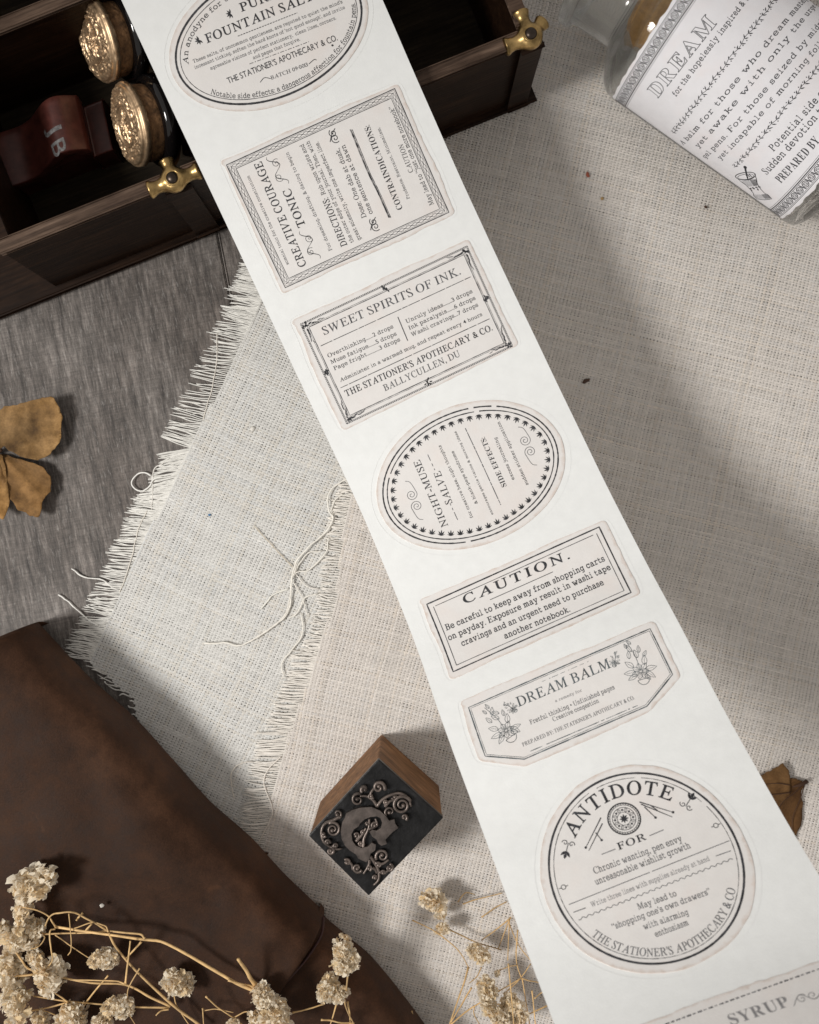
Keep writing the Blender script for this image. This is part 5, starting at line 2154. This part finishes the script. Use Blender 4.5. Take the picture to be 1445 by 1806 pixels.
def skin(path, dirs, prof, name, mat, zscale=1.0, seed=0, end0=True, end1=True):
    path = spline(path, 60)
    dirs = spline(dirs, 60)
    dirs /= np.linalg.norm(dirs, axis=1)[:, None]
    pr = spline(prof, 46)
    tg = np.gradient(path, axis=0)
    tg /= np.linalg.norm(tg, axis=1)[:, None]
    rows = []

    def row(i, shift, zf, dz):
        base = path[i] + tg[i] * shift
        xy = base + np.outer(pr[:, 0], dirs[i])
        z = pr[:, 1] * zscale
        u = i / 6.0
        b = (6.0 * vnoise2(np.full(len(z), u * .55 + 11), pr[:, 0] / 95 + 11, seed) + 3.4 * vnoise2(np.full(len(z), u * 1.7 + 31), pr[:, 0] / 34 + 31, seed + 1)) * np.clip(pr[:, 1] / 60, 0, 1)
        z = np.maximum(2.0 + .02 * pr[:, 0], (z + b) * zf + dz)
        w = 2.2 * vnoise(np.full(len(z), i * .22), seed + 3)
        return np.stack([(xy[:, 0] + w - CX) / S, (CY - xy[:, 1] - w) / S, z / S], 1)
    if end0:
        for sh, zf in ((2, .0), (-5, .35), (-7, .7), (-5, .9), (-1, .985)):
            rows.append(row(0, sh, zf, 0))
    for i in range(60):
        rows.append(row(i, 0, 1, 0))
    if end1:
        for sh, zf, dz in ((3, 1, -2), (5, 1, -6), (5.5, 1, -11), (4, 1, -17), (-6, 1, -20)):
            rows.append(row(59, sh, zf, dz))
    v = np.array(rows)
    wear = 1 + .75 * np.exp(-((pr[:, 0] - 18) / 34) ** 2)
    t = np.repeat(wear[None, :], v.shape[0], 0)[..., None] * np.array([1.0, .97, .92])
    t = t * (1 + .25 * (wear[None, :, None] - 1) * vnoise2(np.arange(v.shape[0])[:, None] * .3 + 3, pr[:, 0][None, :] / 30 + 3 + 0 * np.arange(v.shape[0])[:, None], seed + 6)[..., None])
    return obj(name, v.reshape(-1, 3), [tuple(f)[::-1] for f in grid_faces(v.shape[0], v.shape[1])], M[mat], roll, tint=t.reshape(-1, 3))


def tp(px, py, z):
    k = 1 - z / F
    return (CX + (px - CX) * k, CY + (py - CY) * k)


PROF = [(30, 4), (12, 14), (3, 36), (0, 68), (3, 102), (14, 134), (34, 156), (76, 167), (160, 166), (300, 154), (460, 140), (640, 124), (860, 100)]
eg = [tp(*p, 72) for p in ((62, 1106), (147, 1196), (225, 1265), (301, 1349), (362, 1418), (442, 1488), (505, 1556), (568, 1616))]
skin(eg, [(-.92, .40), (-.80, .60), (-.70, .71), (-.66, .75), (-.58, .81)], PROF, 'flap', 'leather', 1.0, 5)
eg2 = [tp(*p, 52) for p in ((470, 1520), (545, 1596), (600, 1646), (662, 1700), (735, 1792), (800, 1880), (860, 1960))]
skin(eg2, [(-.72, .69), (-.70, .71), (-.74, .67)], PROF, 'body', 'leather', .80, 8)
er = [(72, 1124, 40), (96, 1146, 40), (122, 1172, 42), (150, 1199, 46)]
v, f = tube(spline([V(*p) for p in er], 14), 4.2 / S, 8)
obj('edge_binding', v, f, M['leather_edge'], roll)
fe = spline([tp(571, 1618, 78), tp(566, 1650, 110), tp(540, 1692, 132), tp(500, 1738, 138), tp(440, 1812, 138)], 22)
zz = np.interp(np.linspace(0, 1, 22), [0, .25, .5, .75, 1], [78, 112, 132, 138, 138])
v, f = tube(np.array([T(p[0], p[1], z) for p, z in zip(fe, zz)]), 2.3 / S, 7)
obj('flap_stitch', v, f, M['leather_edge'], roll)


# ------------------------------------------------------------------ dried baby's breath
def blossom_mesh(seed):
    """one dried head: several ruffled tufts of thin petals crowded together"""
    rng = np.random.default_rng(seed)
    vs, fs, ts = [], [], []
    n = 0
    tufts = []
    for k in range(8):
        d = rng.normal(0, 1, 3)
        d /= np.linalg.norm(d)
        tufts.append((d * rng.uniform(.30, .52), rng.uniform(.34, .50), rng.random()))
    tufts.append((np.zeros(3), .52, .1))
    for (tc, tr, tw) in tufts:
        for k in range(46):
            d = rng.normal(0, 1, 3)
            d /= np.linalg.norm(d)
            c = tc + d * tr * rng.uniform(.35, .72)
            ax = d * .55 + rng.normal(0, .45, 3)
            ax /= np.linalg.norm(ax)
            s_ = np.cross(ax, rng.normal(0, 1, 3))
            s_ /= np.linalg.norm(s_)
            m = np.cross(s_, ax)
            ln, wd = tr * rng.uniform(.45, .80), tr * rng.uniform(.40, .75)
            cv = rng.uniform(-.6, .6)
            tone = rng.normal(1, .05)
            core = np.array([.95, .80, .58]) if rng.random() < (.35 if tw < .3 else .10) else np.array([1.0, .975, .93])
            ph = rng.uniform(0, 6)
            for i in range(4):
                u = i / 3
                for j in range(5):
                    v = j / 2 - 1
                    w = wd * (.35 + .9 * u) * .5
                    x = u * ln * (1 - .30 * v * v * u) * (1 - .06 * (i == 3) * (j % 2))
                    ruff = .16 * wd * u * math.sin(v * 5 + ph) + .10 * wd * u * rng.uniform(-1, 1)
                    vs.append(c + ax * x + s_ * v * w + m * (cv * u * u * ln + ruff))
                    ts.append(core * tone * (.95 + .08 * u))
            for i in range(3):
                for j in range(4):
                    q = n + i * 5 + j
                    fs.append((q, q + 5, q + 6, q + 1))
            n += 20
    # pale core added inside the head, to bounce light into the petals
    nh, mh = 10, 16
    for i in range(nh):
        ph = PI * i / (nh - 1)
        for j in range(mh):
            a = 2 * PI * j / mh
            rr = .40 * (1 + .25 * rng.uniform(-1, 1))
            vs.append(rr * np.array([math.sin(ph) * math.cos(a), math.sin(ph) * math.sin(a), math.cos(ph)]))
            ts.append(np.array([1.0, .90, .74]) * rng.normal(1, .05))
    for i in range(nh - 1):
        for j in range(mh):
            j2 = (j + 1) % mh
            fs.append((n + i * mh + j, n + (i + 1) * mh + j, n + (i + 1) * mh + j2, n + i * mh + j2))
    me = mesh_from('blossom', np.array(vs) * 1.08, fs, True, np.clip(np.array(ts), 0, 1.2))
    me.materials.append(M['blossom'])
    return me


BL = [blossom_mesh(100 + k) for k in range(5)]


def sprig(label, base, stems, blooms):
    s_ = thing('dried_flower_sprig', label, 'dried flowers', base)
    for k, (pts, z, r) in enumerate(stems):
        n = max(5, len(pts) * 4)
        zz_ = np.interp(np.linspace(0, 1, len(pts)), np.linspace(0, 1, len(z)), z) if np.ndim(z) else np.full(len(pts), float(z))
        p = spline([V(x, y, q) for (x, y), q in zip(pts, zz_)], n)
        p[:, 2] += 2.5 / S * vnoise(np.arange(n) * .3, k + 7)
        rr = r * .88 * np.linspace(1.12, .8, n) * (1 + .10 * vnoise(np.arange(n) * .8, k))
        # small nodes at both ends
        rr[0] *= 1.35
        rr[-1] *= 1.2
        v, f = tube(p, rr / S, 7)
        obj('stem', v, f, M['stem'], s_, tint=np.tile(np.array([1, .97, .92]) * RNG.normal(1, .1), (len(v), 1)))
    for k, (x, y, r, z) in enumerate(blooms):
        kk = 1 - z / F
        me = BL[(k * 2 + int(x)) % 5]
        sq = RNG.uniform(.85, 1.1)
        place('blossom', me, s_, V(x, y, z), (RNG.uniform(0, 6), RNG.uniform(0, 6), RNG.uniform(0, 6)), tuple(r * kk * q / S * 1.0 for q in (1, sq, RNG.uniform(.8, 1.0))))
    return s_


k6 = Z(0, 1480, 2.89)
c6 = lambda *pts: [k6(*p) for p in pts]
ST = [
    (c6((1310, 772), (1285, 765), (1180, 720), (1000, 615), (860, 535), (740, 512), (560, 485), (430, 470), (280, 447)), (185, 195, 200, 195), 2.7),
    (c6((1303, 745), (1262, 680), (1215, 608)), (188, 215), 3.5), (c6((1295, 752), (1240, 742), (1165, 716)), (186, 196), 2.6),
    (c6((742, 505), (700, 482), (550, 470), (460, 478), (200, 485)), (200, 192), 1.8),
    (c6((555, 475), (490, 430), (400, 385), (350, 373), (290, 377), (250, 400), (234, 440)), (198, 215, 205), 1.6),
    (c6((283, 447), (255, 400), (190, 365), (110, 345)), (198, 210), 1.5), (c6((283, 455), (257, 470), (260, 560), (266, 620), (245, 650)), (198, 210, 205), 1.4),
    (c6((1040, 960), (960, 905), (870, 832), (700, 675), (600, 560), (556, 478)), (176, 190, 200), 2.4),
    (c6((870, 850), (760, 800), (640, 745), (450, 730), (180, 675), (110, 615), (60, 550), (0, 520)), (182, 195, 205), 2.0),
    (c6((640, 738), (650, 640), (665, 520)), (196, 215), 1.6), (c6((640, 735), (560, 722), (360, 718)), (196, 200), 1.3), (c6((180, 690), (60, 700), (-10, 712)), (200, 205), 1.8),
    (c6((862, 860), (600, 848), (350, 830), (170, 800)), (182, 190), 1.6), (c6((350, 832), (200, 870), (105, 882)), (188, 192), 1.4), (c6((347, 828), (300, 795), (258, 770)), (188, 200), 1.4),
    (c6((418, 862), (480, 780), (552, 695)), (178, 196), 1.7), (c6((722, 522), (670, 580), (640, 612)), (198, 190), 1.7), (c6((712, 660), (665, 740), (650, 790), (655, 880), (695, 950)), (205, 188), 1.1),
    (c6((280, 490), (350, 540), (462, 612)), (194, 192), 1.1), (c6((352, 380), (358, 470), (364, 560), (348, 590)), (208, 196), 1.0), (c6((1050, 800), (1110, 860), (1190, 912), (1250, 950)), (200, 178), 1.3),
    (c6((1035, 860), (1040, 950)), (190, 176), 1.1), (c6((1040, 877), (1100, 866), (1190, 886)), (188, 186), 1.0), (c6((885, 790), (905, 860), (965, 945)), (192, 176), 1.1),
    (c6((555, 470), (530, 440), (470, 425), (380, 455)), (200, 205), 1.2), (c6((108, 880), (220, 875), (300, 910), (330, 950)), (190, 180), 1.2), (c6((195, 480), (230, 500), (200, 545), (160, 560)), (194, 196), 1.3),
    (c6((420, 380), (400, 400), (390, 415)), (206, 212), 1.8), (c6((450, 455), (440, 462), (470, 430)), (204, 208), 1.8), (c6((860, 870), (820, 875), (795, 900)), (186, 192), 1.5),
    (c6((1190, 910), (1240, 885), (1290, 880)), (184, 188), 1.2), (c6((140, 262), (110, 300), (115, 350)), (205, 203), 1.2)]
BLM = [(60, 1558, 44, 205), (40, 1602, 30, 198), (33, 1657, 42, 200), (-2, 1640, 32, 196), (62, 1640, 26, 192), (88, 1716, 40, 195), (16, 1716, 42, 190), (28, 1770, 38, 205), (186, 1692, 31, 196), (313, 1731, 37, 190),
       (212, 1777, 33, 194), (128, 1796, 36, 190), (180, 1800, 26, 188), (70, 1803, 26, 186), (466, 1756, 30, 196), (485, 1794, 38, 192), (412, 1804, 17, 186), (60, 1690, 22, 186), (455, 1800, 26, 186)]
sprig('dried cream flower sprig with curling stems across the leather roll, lower left', V(150, 1740, 150), ST, BLM)
k7 = Z(400, 1520, 2.5804)
c7_ = lambda *pts: [k7(*p) for p in pts]
ST2 = [(c7_((300, 686), (370, 668), (442, 650)), (170, 165), 1.4), (c7_((552, 510), (545, 580), (538, 640), (560, 700), (582, 745)), (165, 160), 1.5), (c7_((500, 645), (485, 700), (470, 745)), (160, 150), 1.4),
       (c7_((430, 716), (500, 728), (582, 738)), (160, 158), 1.6), (c7_((550, 640), (560, 690), (562, 750)), (160, 150), 1.5)]
sprig('dried cream flower sprig with two blossoms at the end of the leather roll', V(590, 1740, 110), ST2, [(607, 1672, 28, 168), (606, 1698, 29, 165), (577, 1744, 31, 160), (598, 1752, 22, 158)])
ST3 = [(c7_((845, 265), (940, 310), (1030, 380), (1075, 432), (1100, 480)), (45, 60), 1.1), (c7_((1100, 480), (1070, 580), (1015, 735)), (60, 90), 1.6), (c7_((1115, 570), (1075, 640), (1020, 728)), (60, 90), 1.5),
       (c7_((1010, 745), (1130, 655), (1240, 590), (1340, 530)), (90, 60), 1.4), (c7_((1295, 255), (1230, 305), (1160, 360)), (40, 36), 1.3), (c7_((1287, 260), (1283, 350), (1280, 450)), (40, 55), 1.2),
       (c7_((1286, 262), (1260, 330), (1235, 400)), (40, 30), 1.1), (c7_((1075, 190), (1160, 165), (1255, 140)), (25, 20), 1.2), (c7_((1052, 182), (1085, 142), (1130, 150)), (28, 22), 1.0), (c7_((1160, 252), (1215, 215), (1275, 182)), (20, 18), 1.2),
       (c7_((1015, 308), (1120, 360), (1250, 402)), (32, 30), 1.3), (c7_((1325, 310), (1318, 400), (1322, 470), (1345, 535)), (45, 50), 1.3), (c7_((1340, 530), (1400, 545), (1460, 562)), (52, 45), 1.2), (c7_((1390, 588), (1398, 660), (1406, 750)), (95, 100), 1.3),
       (c7_((1282, 462), (1295, 600), (1308, 750)), (100, 110), 1.2), (c7_((1460, 655), (1340, 712), (1240, 760)), (60, 70), 1.3), (c7_((1262, 600), (1340, 528), (1385, 465)), (60, 48), 1.1), (c7_((1160, 480), (1140, 520), (1105, 552)), (60, 62), 1.1),
       (c7_((772, 700), (830, 742)), (60, 60), 1.5), (c7_((842, 680), (862, 745)), (62, 60), 1.4), (c7_((1345, 530), (1360, 620), (1380, 745)), (50, 70), 1.2), (c7_((1285, 280), (1330, 380), (1400, 470)), (38, 40), 1.0), (c7_((1130, 655), (1125, 690), (1150, 740)), (80, 85), 1.1),
       (c7_((1240, 495), (1280, 480), (1320, 470)), (55, 50), 1.0), (c7_((1400, 620), (1445, 590), (1480, 560)), (60, 50), 1.1)]
sprig('pale dried flower sprig on the beige linen tucked beside the strip, lower right', V(860, 1740, 10), ST3,
      [(763, 1589, 27, 52), (778, 1612, 14, 40), (781, 1638, 17, 45), (845, 1684, 28, 62), (858, 1744, 28, 80), (866, 1775, 28, 85), (902, 1772, 30, 72), (888, 1802, 28, 80), (878, 1716, 9, 60), (915, 1795, 22, 66)])


# ------------------------------------------------------------------ small flecks
def fleck(label, px, py, z, r, mat, seed, ln=1.6, ang=0.5):
    rng = np.random.default_rng(seed)
    bm = bmesh.new()
    bmesh.ops.create_icosphere(bm, subdivisions=2, radius=1.0)
    for vtx in bm.verts:
        k = 1 + rng.uniform(-.25, .25)
        vtx.co *= k
    ca, sa = math.cos(ang), math.sin(ang)
    c = V(px, py, z)
    vs = []
    for vtx in bm.verts:
        x, y, q = vtx.co.x * r * ln, vtx.co.y * r, vtx.co.z * r * .6
        vs.append(c + np.array([(x * ca - y * sa), (x * sa + y * ca), q]) / S)
    fs = [[w.index for w in q.verts] for q in bm.faces]
    bm.free()
    tag(obj('fleck', vs, fs, M[mat]), label, 'fleck')


fleck('tiny reddish fleck on the beige linen below the jar', 1037, 308, 13, 3.2, 'fleck_red', 1, 1.5, -1.2)
fleck('tiny dark brown seed on the beige linen right of the strip', 1033, 672, 13, 3.6, 'fleck_brown', 2, 2.0, .5)
fleck('tiny blue fleck on the pale grey linen', 370, 908, 6, 2.0, 'fleck_blue', 3, 1.3, .2)
fleck('tiny white fleck on the brown leather roll', 180, 1597, 170, 3.0, 'fleck_white', 4, 1.3, .4)
fleck('tiny ochre fleck on the linen between box and jar', 1062, 350, 13, 2.6, 'fleck_ochre', 5, 1.2, .3)
fleck('tiny black fleck on the linen under the jar label', 1245, 365, 13, 2.2, 'fleck_brown', 6, 1.5, -.8)
fleck('small cream slub on the pale grey linen', 446, 756, 6, 4.2, 'fleck_white', 7, 1.2, .8)
